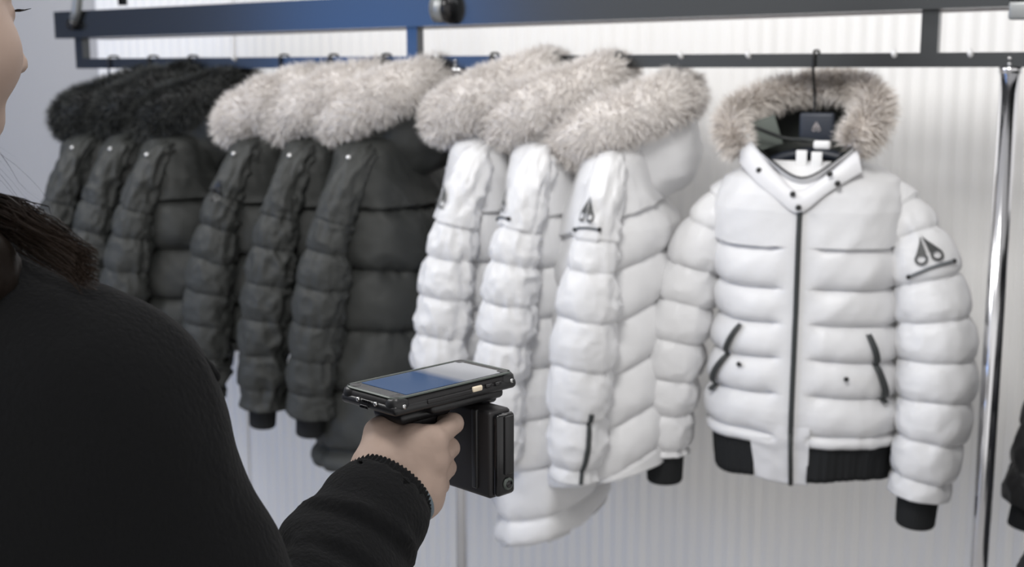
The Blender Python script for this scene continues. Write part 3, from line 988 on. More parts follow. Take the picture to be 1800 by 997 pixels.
make_coat('padded_coat', 1088, 1.43, yaw(10), parka(9, True, True, up=0.0, swing=0.5, swr=0.008, samp=0.011, sseams=[.205, .265, .36, .455, .555, .655, .75], L=0.69, bs=0.95, eth=-0.40, slzip=True, hemtilt=0.3, diag=0.35),
          'white quilted coat with clear sleeve emblem and sleeve zip, hung nearest the front-facing jacket', 'coat', hlabel='dark hanger, its hook bare above the coat with the sleeve zip')
ZB = 1.385
make_coat('bomber_jacket', 1435, ZB, R(-22), dict(
    seed=10, bomber=True, L=0.535, ribh=0.100, mat=M['white'], amp=0.021, wr=0.005,
    za=[0, .012, .035, .060, .09, .16, .28, .40, .47, .51, .54],
    aa=[.085, .118, .146, .158, .166, .164, .158, .165, .172, .172, .165],
    ba=[.070, .080, .095, .105, .110, .112, .112, .118, .120, .118, .108], n=2.5,
    seams=[0.155, 0.232, 0.300, 0.368, 0.436, 0.510, 0.538],
    sleeve_l=[(.11, 0, -.070), (.160, -.005, -.085), (.198, -.015, -.150), (.228, -.025, -.24), (.248, -.035, -.36), (.248, -.045, -.48), (.230, -.05, -.62), (.226, -.05, -.685)],
    sleeve_r=[(-.11, 0, -.070), (-.160, -.005, -.085), (-.198, -.015, -.150), (-.226, -.02, -.24), (-.250, -.03, -.36), (-.266, -.03, -.48), (-.27, -.03, -.60), (-.270, -.03, -.665)],
    srad=[.025, .042, .054, .060, .061, .056, .048, .040], srad_r=[.025, .038, .046, .050, .050, .047, .040, .034], sw=(1, 1.05),
    sseams=[0.06, 0.115, 0.20, 0.275, 0.350, 0.425, 0.500, 0.575, 0.64],
    eth=-1.25, ea=0.150, esz=1.1, cuffr=0.038, zipw=0.010, placket=0.04, z_top=0.055,
    rim=[(0, -.118, -.025), (.060, -.100, .010), (.102, -.070, .055), (.108, -.02, .095), (.075, .04, .120), (0, .06, .130), (-.08, .04, .118), (-.125, -.02, .090), (-.118, -.065, .055), (-.065, -.100, .010)],
    hax=(0, .8, -.6), hdep=0.15,
    fur=[(.080, -.085, .030), (.108, -.055, .065), (.112, -.01, .100), (.085, .04, .125), (.03, .07, .138), (-.05, .065, .130), (-.11, .03, .108), (-.145, -.01, .085), (-.150, -.05, .052), (-.122, -.075, .018)],
    frad=[.025, .031, .028, .023, .020, .019, .021, .023, .025, .021], furm=M['furbr'], fn=12000, flen=0.030, hblock=0.085),
    'white quilted bomber jacket facing out, front zip closed, black ribbed cuffs and hem', 'jacket',
    hlabel='navy hanger with long hook showing inside the front-facing jacket\'s open hood')
bomber = bpy.data.objects['bomber_jacket']
# collar flap under the hood opening, snaps, neck labels
topc = crom([(-.122, -.060, .062), (-.085, -.092, .016), (-.045, -.112, -.024), (-.005, -.124, -.052), (.042, -.114, -.024), (.095, -.088, .026)], 50)
botc = crom([(-.125, -.075, -.005), (-.09, -.108, -.034), (-.045, -.125, -.066), (.0, -.134, -.090), (.05, -.126, -.052), (.105, -.100, -.015)], 50)
rows = [botc, (botc + topc) / 2 + [0, -0.010, 0], topc + [0, -.004, -.003], topc + [0, .002, .002], topc + [0, .009, -.001], (topc + botc) / 2 + [0, .012, 0]]
V = np.concatenate(rows)
col = mk('collar', V, [grid_faces(6, 50, wrap=False)], M['white_plain'], bomber)
for p in ((-.080, -.112, -.016), (-.012, -.137, -.056), (0.000, -.142, -.080), (.052, -.130, -.018), (.066, -.127, -.035)):
    V, F = tube_vf([np.array(p) + [0, .004, 0], np.array(p) + [0, -.003, 0], np.array(p) + [0, -.005, 0]], [.0052, .0052, .003], 12)
    mk('collar_snap', V, F, M['snap'], col)
for c, s in (((-.008, -.080, -.002), (.020, .004, .045)), ((.020, -.080, .000), (.020, .004, .036))):
    V, F = box_vf(c, s, None, 0.0015)
    mk('neck_label', V, F, M['stud'], bomber)
V, F = box_vf((.026, -.060, .030), (.032, .012, .016), None, 0.005)
mk('stopper', V, F, M['stud'], bomber)
for sg, pts in ((-1, [(-.100, -.055, .06), (-.05, -.03, .04), (0.0, -.05, .038), (.04, -.06, .03)]),):
    V, F = tube_vf(crom(pts, 24), 0.0035, 8)
    mk('drawcord', V, F, M['lining'], bomber)
V, F = box_vf((-.088, -.012, .048), (.050, .004, .058), np.array([[.9, .3, .3], [-.3, .95, 0], [-.3, -.1, .95]]), 0.001)
mk('lining_panel', V, F, M['panel'], bomber)

# black coat entering the frame at the right edge
make_coat('padded_coat', 2054, 1.33, yaw(16), parka(12, True, False, swing=1.6, hemtilt=-.25, L=0.80, mat=M['blackcoat'], furm=M['furbk'], emblem=False, shsnap=None, up=0.0, **{**BK}),
          'black coat cut by the right edge of the photo, beyond the chrome pole', 'coat', pos=None, hlabel='dark hanger beyond the right chrome pole')


# ------------------------------------------------------------------ signed-distance modelling for the body
def smin(a, b, k):
    if k <= 0: return np.minimum(a, b)
    h = np.clip(0.5 + 0.5 * (b - a) / k, 0, 1)
    return b + (a - b) * h - k * h * (1 - h)


def d_cone(p, a, b, r1, r2):
    a, b = np.asarray(a, np.float32), np.asarray(b, np.float32)
    ba = b - a
    t = np.clip(((p - a) @ ba) / float(ba @ ba), 0, 1)
    q = p - a - t[..., None] * ba
    return np.sqrt((q * q).sum(-1)) - (r1 + (r2 - r1) * t)


def d_ell(p, c, r, rot=None):
    q = p - np.asarray(c, np.float32)
    if rot is not None: q = q @ np.asarray(rot, np.float32).T       # rows of rot = ellipsoid axes
    r = np.asarray(r, np.float32)
    k0 = np.sqrt(((q / r) ** 2).sum(-1))
    k1 = np.sqrt(((q / (r * r)) ** 2).sum(-1)) + 1e-9
    return k0 * (k0 - 1) / k1


def surface_nets(fn, lo, hi, h):
    lo = np.asarray(lo, float)
    n = np.ceil((np.asarray(hi) - lo) / h).astype(int) + 1
    ax = [lo[k] + h * np.arange(n[k]) for k in range(3)]
    g = np.empty(tuple(n), np.float32)
    Y, Z = np.meshgrid(ax[1], ax[2], indexing='ij')
    st = max(1, int(400000 / (n[1] * n[2])))
    for i in range(0, n[0], st):
        xs = ax[0][i:i + st]
        p = np.empty((len(xs), n[1], n[2], 3), np.float32)
        p[..., 0] = xs[:, None, None]
        p[..., 1] = Y
        p[..., 2] = Z
        g[i:i + st] = fn(p.reshape(-1, 3)).reshape(len(xs), n[1], n[2])
    ins = g < 0
    c = np.zeros(tuple(n - 1), np.int8)
    for a in (0, 1):
        for b in (0, 1):
            for d in (0, 1):
                c += ins[a:n[0] - 1 + a, b:n[1] - 1 + b, d:n[2] - 1 + d]
    act = (c > 0) & (c < 8)
    I = np.argwhere(act)
    idx = np.full(act.shape, -1, np.int64)
    idx[tuple(I.T)] = np.arange(len(I))
    acc = np.zeros((len(I), 3))
    cnt = np.zeros(len(I))
    for axis in range(3):
        o1, o2 = [k for k in range(3) if k != axis]
        for u in (0, 1):
            for v in (0, 1):
                A = I.copy()
                A[:, o1] += u
                A[:, o2] += v
                Bq = A.copy()
                Bq[:, axis] += 1
                ga, gb = g[tuple(A.T)], g[tuple(Bq.T)]
                m = (ga < 0) != (gb < 0)
                t = np.where(m, ga / np.where(m, ga - gb, 1), 0)
                pos = A.astype(float)
                pos[:, axis] += t
                acc[m] += pos[m]
                cnt[m] += 1
    V = lo + h * acc / cnt[:, None]
    F = []
    for axis in range(3):
        o1, o2 = [(1, 2), (2, 0), (0, 1)][axis]
        sl0 = [slice(None)] * 3
        sl1 = [slice(None)] * 3
        sl0[axis] = slice(0, n[axis] - 1)
        sl1[axis] = slice(1, n[axis])
        ch = ins[tuple(sl0)] != ins[tuple(sl1)]
        E = np.argwhere(ch)
        E = E[(E[:, o1] > 0) & (E[:, o2] > 0) & (E[:, o1] < n[o1] - 1) & (E[:, o2] < n[o2] - 1)]
        s = ins[tuple(E.T)]
        def cell(u, v):
            q = E.copy()
            q[:, o1] -= u
            q[:, o2] -= v
            return idx[tuple(q.T)]
        q = np.stack([cell(1, 1), cell(0, 1), cell(0, 0), cell(1, 0)], -1)
        q = np.where(s[:, None], q, q[:, ::-1])
        F.append(q[(q >= 0).all(1)])
    return V, np.concatenate(F)


def vnorm(V, F):
    a, b, c, d = (V[F[:, k]] for k in range(4))
    n = np.cross(c - a, d - b)
    N = np.zeros_like(V)
    for k in range(4): np.add.at(N, F[:, k], n)
    return N / (np.linalg.norm(N, axis=1)[:, None] + 1e-12)


# ------------------------------------------------------------------ handheld scanner
YAW = R(45.5)
TX = np.array([math.cos(YAW), math.sin(YAW), 0])        # forward along the device
NL = np.array([-math.sin(YAW), math.cos(YAW), 0])       # holder's left
DAX = np.array([TX, NL, [0, 0, 1.0]])
O = P(757, 679, 1.225)                                   # centre of the phone body
def dev(p): return np.asarray(p, float) @ DAX + O


scan = empty('handheld_scanner', O, 'black rugged touchscreen scanner with pistol grip held in the hand', 'scanner', rz=YAW)
PL, PWD, PH = 0.158, 0.079, 0.0155
V, F = box_vf((0, 0, 0), (PL, PWD, PH), None, 0.0095)
ph = mk('phone_body', V, F, M['matt'], scan)
V, F = box_vf((0, 0, -0.0035), (PL + 0.0035, PWD + 0.0035, PH - 0.006), None, 0.006)
mk('bumper', V, F, M['rubber'], ph)
for sx in (-1, 1):
    for sy in (-1, 1):
        V, F = box_vf((sx * (PL / 2 - 0.009), sy * (PWD / 2 - 0.008), 0), (0.021, 0.020, PH + 0.002), None, 0.008)
        mk('corner_guard', V, F, M['rubber'], ph)
# thin grey bezel line round the front glass
m = 64
a = np.arange(m) / m * 2 * math.pi
def rrect(lx, ly, r, z, n=64):
    pts = []
    for k, (sx, sy) in enumerate([(1, 1), (-1, 1), (-1, -1), (1, -1)]):
        for j in range(n // 4):
            t = R(90) * k + R(90) * j / (n // 4 - 1)
            pts.append([sx * (lx / 2 - r) + r * math.cos(t), sy * (ly / 2 - r) + r * math.sin(t), z])
    return np.array(pts)
zt = PH / 2
V = np.concatenate([rrect(PL - .001, PWD - .001, .010, zt - .0005), rrect(PL - .002, PWD - .002, .0095, zt + .0010), rrect(PL - .0055, PWD - .0055, .008, zt + .0010), rrect(PL - .006, PWD - .006, .008, zt + .0002)])
mk('bezel_rim', V, [grid_faces(4, 64)], M['rim'], ph)
V = np.concatenate([rrect(PL - .0045, PWD - .0045, .008, zt + .0004), [[0, 0, zt + .0004]]])
k = np.arange(64)
mk('front_glass', V, [np.stack([k, (k + 1) % 64, np.full(64, 64)], -1)], M['gloss'], ph, smooth=False)
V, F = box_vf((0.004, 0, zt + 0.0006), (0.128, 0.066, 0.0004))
mk('screen_face', V, F, screen_mat(), ph, smooth=False)  # glows with the painted reflection colours, not with app content
# right edge (towards the camera): seam rail, buttons, screws
sy = -PWD / 2 - 0.0018
V, F = box_vf((-0.012, sy, -0.001), (0.058, 0.0022, 0.0042), None, 0.001)
mk('side_grip', V, F, M['matt'], ph)
V, F = box_vf((0.024, sy, 0.0005), (0.013, 0.0032, 0.0052), None, 0.0015)
mk('scan_button', V, F, M['cream'], ph)
for x in (0.040, 0.053):
    V, F = box_vf((x, sy, 0.0005), (0.009, 0.0030, 0.0038), None, 0.0013)
    mk('volume_button', V, F, M['gloss'], ph)
for x in (-0.070, 0.072):
    V, F = tube_vf([(x, sy + .002, 0.0), (x, sy - 0.0012, 0.0)], 0.0022, 12)
    mk('screw', V, F, M['steel'], ph)
# bottom end (towards the holder)
ex = -PL / 2 - 0.0018
for y in (0.013, -0.013):
    V, F = tube_vf([(ex + .002, y, -0.0005), (ex - 0.0012, y, -0.0005)], 0.0021, 12)
    mk('screw', V, F, M['steel'], ph)
for j in range(5):
    V, F = box_vf((ex - 0.0004, (j - 2) * 0.0026, -0.0005), (0.001, 0.0012, 0.0022))
    mk('speaker_slot', V, F, M['gloss'], ph, smooth=False)
V, F = box_vf((ex - 0.0004, 0.004, -0.0062), (0.0012, 0.012, 0.0034), None, 0.001)
mk('port_cover', V, F, M['gloss'], ph)
# sled under the phone
V, F = box_vf((0.020, 0, -0.0125), (PL - 0.060, PWD - 0.010, 0.010), None, 0.0045)
sled = mk('sled', V, F, M['rubber'], scan)
V, F = box_vf((-0.024, 0, -0.019), (0.066, PWD - 0.034, 0.012), None, 0.0055)
mk('sled_neck', V, F, M['rubber'], sled)
# pistol grip
def loft(secs, n=28):
    """secs: (cx, cy, z, hx, hy, exp)"""
    V = []
    a = np.arange(n) / n * 2 * math.pi
    for cx, cy, z, hx, hy, e in secs:
        c, s_ = np.cos(a), np.sin(a)
        V.append(np.stack([cx + hx * np.sign(c) * np.abs(c) ** (2 / e), cy + hy * np.sign(s_) * np.abs(s_) ** (2 / e), np.full(n, z)], -1))
    V = np.concatenate(V)
    return V, [grid_faces(len(secs), n, flip=True), np.arange(n)[None], (np.arange(n) + (len(secs) - 1) * n)[None, ::-1]]


V, F = loft([(-.020, 0, -.018, .026, .022, 3), (-.022, 0, -.030, .021, .017, 2.6), (-.024, 0, -.060, .019, .0155, 2.5), (-.028, 0, -.095, .020, .016, 2.5), (-.030, 0, -.108, .021, .017, 2.6), (-.030, 0, -.112, .019, .015, 2.6)])
mk('grip', V, F, M['matt'], scan)
V, F = box_vf((0.000, 0, -0.036), (0.010, 0.014, 0.022), None, 0.004)
mk('trigger', V, F, M['gloss'], scan)
# wide antenna block in front of the grip
BX = 0.051
V, F = box_vf((BX, -0.006, -0.070), (0.030, 0.082, 0.089), None, 0.004)
blk = mk('antenna_block', V, F, M['matt'], scan)
V, F = box_vf((BX - 0.0155, -0.026, -0.066), (0.004, 0.008, 0.082), None, 0.0018)
mk('ridge', V, F, M['rubber'], blk)
V, F = box_vf((BX + 0.001, -0.0495, -0.070), (0.025, 0.010, 0.084), None, 0.004)
pn = mk('side_panel', V, F, M['gloss'], blk)
V, F = box_vf((BX + 0.003, -0.0552, -0.060), (0.012, 0.003, 0.060), None, 0.001)
mk('panel_inset', V, F, M['rubber'], pn)
V, F = tube_vf([(BX + 0.002, -0.052, -0.1), (BX + 0.002, -0.0565, -0.1)], 0.0062, 20)
rg = mk('latch_ring', V, F, M['rim'], pn)
V, F = tube_vf([(BX + 0.002, -0.0555, -0.1), (BX + 0.002, -0.0572, -0.1)], 0.0040, 20)
mk('latch_core', V, F, M['gloss'], pn)
V, F = box_vf((BX + 0.012, 0, -0.020), (0.022, 0.040, 0.012), None, 0.004)
mk('block_neck', V, F, M['rubber'], blk)

# ------------------------------------------------------------------ the shopper
person = empty('person', (-0.50, 1.0, 0.0), 'person in a black knit sweater with brown hair, seen from behind, pointing the scanner', 'person')
PO = np.array([-0.50, 1.0, 0.0])
# joints (world)
NECK = np.array([-0.515, 1.03, 1.455])
SHO_R = np.array([-0.320, 0.950, 1.292])
SHO_L = np.array([-0.66, 1.18, 1.36])
ELB_R = np.array([-0.195, 0.945, 1.050])
def dv(x, y, z): return dev((x, y, z))          # device frame: x forward, y left, z up
# --- hand
mcp = [(-.034, -.040, -.040), (-.035, -.043, -.060), (-.038, -.041, -.080), (-.042, -.036, -.098)]
pip = [(.006, -.026, -.034), (.001, -.025, -.058), (-.002, -.024, -.078), (-.008, -.022, -.095)]
dip = [(.012, -.004, -.036), (.004, .002, -.060), (.002, .002, -.080), (-.004, .001, -.097)]
tip = [(.009, .014, -.038), (-.013, .025, -.062), (-.015, .025, -.081), (-.020, .023, -.099)]
HJ = dict(mcp=[dv(*p) for p in mcp], pip=[dv(*p) for p in pip], dip=[dv(*p) for p in dip], tip=[dv(*p) for p in tip])
frr = [(.0125, .0102, .0090, .0078), (.0135, .0105, .0092, .0080), (.0128, .0100, .0088, .0077), (.0115, .0088, .0078, .0068)]
WA = P(667, 832, 1.165)
WB = P(727, 872, 1.165)
MID = P(598, 985, 1.095)
CUF = P(683, 864, 1.160)
FD = (MID - CUF) / np.linalg.norm(MID - CUF)
def sdf_hand(p):
    d = None
    # palm / back of the hand: fan of rounded bones blended wide
    for i in range(4):
        w = WA * (1 - i / 3) + WB * (i / 3)
        e = d_cone(p, w, HJ['mcp'][i], 0.0230 - 0.0008 * i, 0.0140 - 0.0006 * i)
        d = e if d is None else smin(d, e, 0.016)
    # fleshy fill between wrist and thumb web
    e = d_cone(p, WA, dv(-.046, -.024, -.042), .0220, .0170)
    d = smin(d, e, 0.014)
    e = d_cone(p, WA, P(672, 765, 1.19), .0215, .0190)
    d = smin(d, e, 0.014)
    for i in range(4):
        r = frr[i]
        f = d_cone(p, HJ['mcp'][i], HJ['pip'][i], r[0], r[1])
        f = smin(f, d_cone(p, HJ['pip'][i], HJ['dip'][i], r[1], r[2]), .002)
        f = smin(f, d_cone(p, HJ['dip'][i], HJ['tip'][i], r[2], r[3]), .002)
        d = smin(d, f, 0.0045)
    # thumb over the back of the grip to its left side
    t = d_cone(p, dv(-.054, -.004, -.042), dv(-.038, .022, -.036), .0140, .0115)
    t = smin(t, d_cone(p, dv(-.038, .022, -.036), dv(-.004, .027, -.034), .0112, .0090), .004)
    d = smin(d, t, 0.008)
    # wrist and forearm
    wm = (WA + WB) / 2
    e = smin(d_cone(p, WA, CUF + FD * .05, .021, .028), d_cone(p, WB, CUF + FD * .05, .020, .028), .015)
    e = smin(e, d_cone(p, WB, HJ['mcp'][3] * .6 + WB * .4 , .021, .018), .012)
    d = smin(d, e, 0.018)
    return d


wm = (WA + WB) / 2
fe_ = MID
allp = np.array(HJ['mcp'] + HJ['pip'] + HJ['tip'] + [WA, WB, fe_, dv(-.054, -.004, -.042), dv(-.004, .027, -.034)])
Vh, Fh = surface_nets(sdf_hand, allp.min(0) - 0.04, allp.max(0) + 0.04, 0.0021)
Nh = vnorm(Vh, Fh)
Vh = Vh + Nh * (0.0003 * fbm(Vh * 160, 2))[:, None]

# --- head (own frame: x right, y forward, z up, origin between the eyes' height at the head's middle)
HAZ, HPI = R(51), R(-6)
f_ = np.array([math.cos(HAZ) * math.cos(HPI), math.sin(HAZ) * math.cos(HPI), math.sin(HPI)])
r_ = np.array([math.sin(HAZ), -math.cos(HAZ), 0])
u_ = np.cross(r_, f_)
HAX = np.array([r_, f_, u_])
HO = P(-176, 4, 1.10)
def hw(p): return np.asarray(p, float) @ HAX + HO


def sdf_head(p):
    q = ((p - HO.astype(np.float32)) @ HAX.T.astype(np.float32)).astype(np.float32)
    qa = q.copy()
    qa[:, 0] = np.abs(qa[:, 0])
    d = d_ell(qa, (0, -.012, .030), (.074, .094, .086))
    d = smin(d, d_ell(qa, (0, .035, -.035), (.056, .052, .075)), .03)
    d = smin(d, d_ell(qa, (0, .066, -.096), (.022, .020, .016)), .03)          # chin
    d = smin(d, d_cone(qa, (.050, .0, -.060), (.018, .062, -.094), .018, .014), .03)   # jaw
    d = smin(d, d_ell(qa, (.042, .056, -.040), (.026, .028, .032)), .03)       # cheek
    d = smin(d, d_cone(qa, (0, .080, .016), (.030, .070, .020), .010, .010), .016)     # brow
    d = -smin(-d, d_ell(qa, (.031, .098, .001), (.017, .014, .011)), .012)     # socket
    d = smin(d, d_ell(qa, (.031, .073, .000), (.0125, .0125, .0125)), .003)    # eye
    d = smin(d, d_cone(qa, (0, .086, .008), (0, .107, -.036), .0060, .0080), .010)      # nose bridge
    d = smin(d, d_ell(qa, (0, .108, -.041), (.0095, .0090, .0080)), .006)
    d = smin(d, d_ell(qa, (.0105, .098, -.044), (.0065, .0090, .0065)), .005)
    d = -smin(-d, d_ell(qa, (.006, .102, -.0505), (.003, .0045, .003)), .002)
    d = smin(d, d_ell(qa, (0, .089, -.064), (.021, .008, .0050)), .005)        # upper lip
    d = smin(d, d_ell(qa, (0, .087, -.073), (.018, .008, .0058)), .005)
    e = d_ell(qa, (.078, -.008, -.010), (.008, .018, .032))                    # ear
    e = -smin(-e, d_ell(qa, (.087, -.004, -.006), (.006, .010, .020)), .004)
    d = smin(d, e, .006)
    return d


NB = hw((0, -.030, -.075))
def sdf_body(p):
    d = smin(sdf_head(p), d_cone(p, NB, NECK - [0, 0, .03], .052, .058), .03)
    d = smin(d, d_cone(p, NECK - [0, 0, .03], SHO_R, .055, .050), .05)
    d = smin(d, d_cone(p, NECK - [0, 0, .03], SHO_L, .055, .050), .05)
    return d


Vb, Fb = surface_nets(sdf_body, (-0.79, 0.84, 1.26), (-0.35, 1.30, 1.80), 0.0035)
HIP = np.array([-0.52, 1.0, 0.93])
def sdf_low(p):
    d = d_cone(p, NECK - [0, 0, .12], HIP + [0, 0, .22], .105, .105)
    d = smin(d, d_cone(p, HIP + [0, 0, .22], HIP, .105, .125), .05)
    for s in (-1, 1):
        hj = HIP + np.array([.075 * s * .9, -.045 * s, -.04])
        kn = hj + np.array([.01, .02, -.42])
        an = kn + np.array([0, -.01, -.38])
        d = smin(d, smin(d_cone(p, hj, kn, .085, .055), d_cone(p, kn, an, .052, .036), .02), .03)
        d = smin(d, d_cone(p, an + [0, 0, -.035], an + [.11, .10, -.045], .030, .026), .02)
        sh, eb = (SHO_R, ELB_R) if s > 0 else (SHO_L, SHO_L + np.array([-.03, .06, -.29]))
        d = smin(d, d_cone(p, sh, eb, .045, .037), .03)
    d = smin(d, d_cone(p, ELB_R, fe_, .037, .030), .01)
    el = SHO_L + np.array([-.03, .06, -.29])
    d = smin(d, d_cone(p, el, el + [.16, .18, .02], .035, .028), .01)
    return d


Vl, Fl = surface_nets(sdf_low, (-0.80, 0.78, 0.0), (-0.05, 1.60, 1.42), 0.010)
V, F = join([(Vb, Fb), (Vh, Fh), (Vl, Fl)])
mk('body', V - PO, F, M['skin'], person)

# --- sweater
CUF = P(683, 864, 1.160)
FD = (MID - CUF) / np.linalg.norm(MID - CUF)
def sdf_sweater(p):
    d = d_cone(p, NECK + [.0, 0, -.065], SHO_R + [.0, 0, -.002], .072, .072)
    d = smin(d, d_cone(p, NECK + [0, 0, -.045], SHO_L, .078, .070), .05)
    d = smin(d, d_cone(p, NECK - [0, 0, .16], HIP + [0, 0, .10], .150, .150), .08)
    d = smin(d, d_cone(p, SHO_R + [-.02, -.01, -.02], SHO_L + [.02, 0, -.02], .092, .085), .06)
    d = smin(d, d_cone(p, SHO_R + [-.06, -.02, -.10], NECK - [0.02, .02, .22], .105, .13), .06)
    ua = d_cone(p, SHO_R, ELB_R, .078, .066)
    d = smin(d, ua, .045)
    fa = smin(d_cone(p, ELB_R, MID, .062, .053), d_cone(p, MID, CUF, .053, .0445), .02)
    # folds round the forearm sleeve
    t = ((p - CUF.astype(np.float32)) @ FD.astype(np.float32))
    q = p * np.array([26, 26, 26], np.float32)
    ph = t * 95 + 1.6 * vnoise(q * .35)
    fa = np.maximum(fa, 0.004 - t)
    fa = fa - 0.0070 * np.clip(1 - 2 * np.abs(vnoise(np.stack([ph * .42, p[:, 2] * 14 + p[:, 0] * 9, p[:, 1] * 5], -1))), -0.6, 1) * np.clip(t / .03, 0, 1)
    d = smin(d, fa, .022)
    el = SHO_L + np.array([-.03, .06, -.29], np.float32)
    d = smin(d, smin(d_cone(p, SHO_L, el, .070, .060), d_cone(p, el, el + [.14, .16, .02], .058, .045), .02), .03)
    # neck opening and cuff mouth
    d = np.maximum(d, -d_cone(p, NECK + [0, 0, -.05], NECK + (NB - NECK) * 1.2, .062, .060))
    d = np.maximum(d, -(d_cone(p, CUF - FD * .03, CUF + FD * .03, .0385, .0385)))
    return d.astype(np.float32)


Vs, Fs = surface_nets(sdf_sweater, (-0.86, 0.76, 0.90), (-0.02, 1.46, 1.54), 0.0062)
Ns = vnorm(Vs, Fs)
q = Vs * np.array([7, 7, 5])
Vs = Vs + Ns * (0.0035 * (1 - 2 * np.abs(vnoise(q * 1.3 + 3))) + 0.002 * fbm(q * 3, 2))[:, None]
sw = mk('sweater', Vs - PO, Fs, M['sweater'], person)
# ribbed cuff edge: ring of knit loops
e1 = np.cross(FD, [0, 0, 1.0]); e1 /= np.linalg.norm(e1)
e2 = np.cross(FD, e1)
a = np.linspace(0, 2 * math.pi, 360, endpoint=False)
rows = []
for off, r0, am in ((.020, .0454, 0), (.008, .0456, .0003), (.0, .0452, .0006), (-.004, .0442, .0007), (-.0055, .0425, .0005), (-.003, .0405, 0), (.012, .0390, 0)):
    rr = r0 + am * np.cos(a * 60)
    oo = off - (am > 0) * 0.0007 * np.cos(a * 60)
    rows.append(CUF + FD * np.asarray(oo)[..., None] * np.ones((360, 1)) + rr[:, None] * (np.cos(a)[:, None] * e1 + np.sin(a)[:, None] * e2))
mk('cuff_edge', np.concatenate(rows) - PO, [grid_faces(7, 360)], M['sweater'], sw)
V, F = tube_vf(crom([P(335, 628, .95), P(362, 646, .955), P(384, 668, .96)], 10), [.004, .006, .007, .007, .006, .006, .005, .005, .004, .002], 10)
mk('seam_fold', V - PO, F, M['sweater'], sw)
# bracelet peeping out under the cuff
a = np.linspace(0, 2 * math.pi, 48, endpoint=False)
WC = CUF - FD * 0.004 + np.array([0.006, 0, -0.006])
V, F = tube_vf(np.concatenate([WC + .0365 * (np.cos(a)[:, None] * e1 + np.sin(a)[:, None] * e2)]), 0.0035, 8, cap=False)
mk('wristband', V - PO, F, M['band'], person)
# trousers and shoes
def sdf_tr(p):
    d = d_cone(p, HIP + [0, 0, .12], HIP, .118, .14)
    for s in (-1, 1):
        hj = HIP + np.array([.075 * s * .9, -.045 * s, -.04])
        kn = hj + np.array([.01, .02, -.42])
        an = kn + np.array([0, -.01, -.36])
        d = smin(d, smin(d_cone(p, hj, kn, .100, .075), d_cone(p, kn, an, .075, .062), .02), .03)
    return d
V, F = surface_nets(sdf_tr, (-0.75, 0.75, 0.02), (-0.28, 1.25, 1.10), 0.012)
mk('trousers', V - PO, F, M['trousers'], person)
for s in (-1, 1):
    an = HIP + np.array([.075 * s * .9 + .01, -.045 * s + .01, 0])
    an[2] = 0.045
    V, F = surface_nets(lambda p: np.maximum(smin(d_cone(p, an, an + [.12, .11, -.008], .045, .038), d_cone(p, an, an + [0, 0, .05], .045, .045), .02), -p[:, 2] + 0.002), an - [.09, .09, .06], an + [.2, .2, .12], 0.009)
    mk('shoe', V - PO, F, M['shoe'], person)

# --- hair: cap, fall behind the shoulder, loose strands
def sdf_hair(p):
    q = ((p - HO.astype(np.float32)) @ HAX.T.astype(np.float32)).astype(np.float32)
    d = d_ell(q, (0, -.030, .036), (.088, .092, .094))
    d = np.maximum(d, -d_ell(q, (0, .085, -.03), (.070, .070, .105)))
    e = d_cone(p, hw((0, -.085, -.01)), NECK + np.array([-.05, -.075, -.01], np.float32), .060, .058)
    e = smin(e, d_cone(p, NECK + np.array([-.05, -.075, -.01], np.float32), NECK + np.array([-.03, -.135, -.22], np.float32), .055, .035), .03)
    e = smin(e, d_cone(p, NECK + np.array([-.03, -.06, .0], np.float32), P(-60, 480, .93).astype(np.float32), .042, .038), .04)
    return smin(d, e, .03) - 0.004 * vnoise(np.stack([q[:, 0] * 110, q[:, 1] * 110, q[:, 2] * 6], -1))


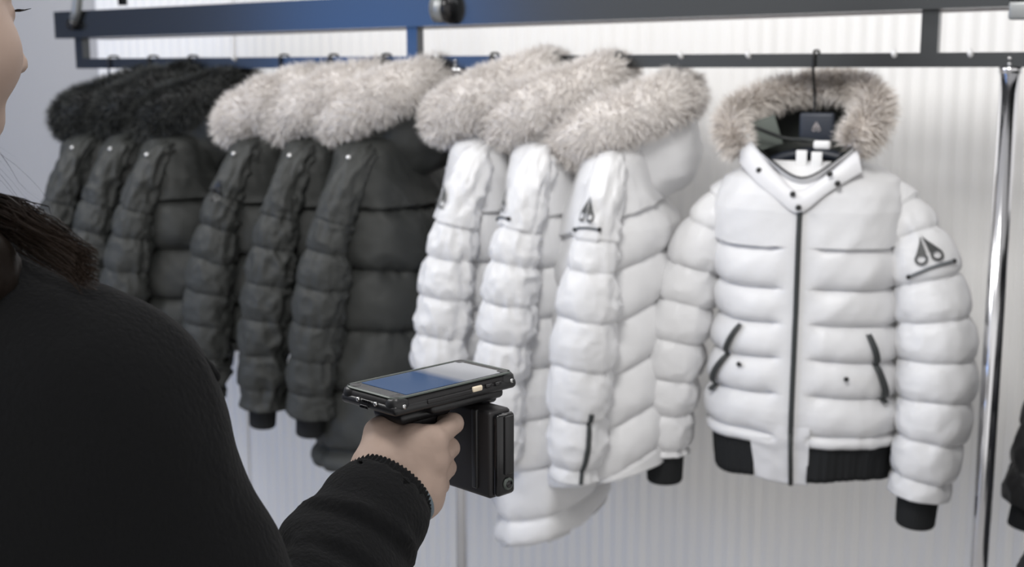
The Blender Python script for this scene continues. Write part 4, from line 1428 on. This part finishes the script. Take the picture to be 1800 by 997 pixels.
Vq, Fq = surface_nets(sdf_hair, (-0.76, 0.76, 1.16), (-0.36, 1.22, 1.78), 0.005)
def strands(roots, ctrlfn, n, wid, seed):
    rs = np.random.RandomState(seed)
    Vx, att, K = [], [], 9
    for i in range(n):
        c = crom(ctrlfn(rs), K)
        T = np.gradient(c, axis=0)
        S = np.cross(T, rs.randn(3))
        S /= np.linalg.norm(S, axis=1)[:, None] + 1e-9
        w = wid * np.linspace(1, 0.3, K)[:, None]
        Vx.append(np.stack([c - S * w, c + S * w], 1).reshape(-1, 3))
        att.append(np.repeat(np.linspace(0, 1, K), 2))
    one = np.array([[2 * j, 2 * j + 1, 2 * j + 3, 2 * j + 2] for j in range(K - 1)])
    F = (one[None] + (np.arange(n) * 2 * K)[:, None, None]).reshape(-1, 4)
    return np.concatenate(Vx), F, np.concatenate(att)


def lock(rs):
    # from the back of the neck out over the right shoulder blade, lying on the sweater
    t = rs.rand()
    w = rs.rand()
    a = P(-90, 330 + 60 * w, 1.0)
    b = P(10 + 20 * rs.randn(), 352 + 50 * w + 6 * rs.randn(), .965)
    c = P(75 + 15 * rs.randn(), 392 + 55 * w + 6 * rs.randn(), .945)
    d = P(130 + 45 * rs.rand(), 440 + 60 * w + 8 * rs.randn(), .925)
    return [a, b, c, d]


def fly(rs):
    y0 = 255 + 60 * rs.rand()
    return [P(-70, y0 - 5, 1.0), P(-5, y0, 1.0), P(35 + 25 * rs.rand(), y0 + 45 + 20 * rs.rand(), .98), P(55 + 40 * rs.rand(), 350 + 25 * rs.rand(), .96)]


V1, F1, A1 = strands(None, lock, 900, 0.0006, 3)
V2, F2, A2 = strands(None, fly, 9, 0.00014, 5)
V, F = join([(Vq, Fq), (V1, F1), (V2, F2)])
mk('hair', V - PO, F, M['hair'], person, attr=np.concatenate([np.full(len(Vq), .3), A1, A2]))
# eyelashes and brows
ls = []
for sx in (-1, 1):
    for k in range(16):
        t = (k / 15 - .5)
        b = np.array([sx * .031 + t * .024, .0855 - abs(t) * .008, .004])
        ls.append(tube_vf([hw(b), hw(b + [sx * t * .006 * sx, .0055, .0005]), hw(b + [t * .01, .0105, .0025])], [.0008, .0007, .0002], 5))
V, F = join(ls)
tag(mk('eyelashes', V - PO, F, M['gloss'], person), kind='stuff')
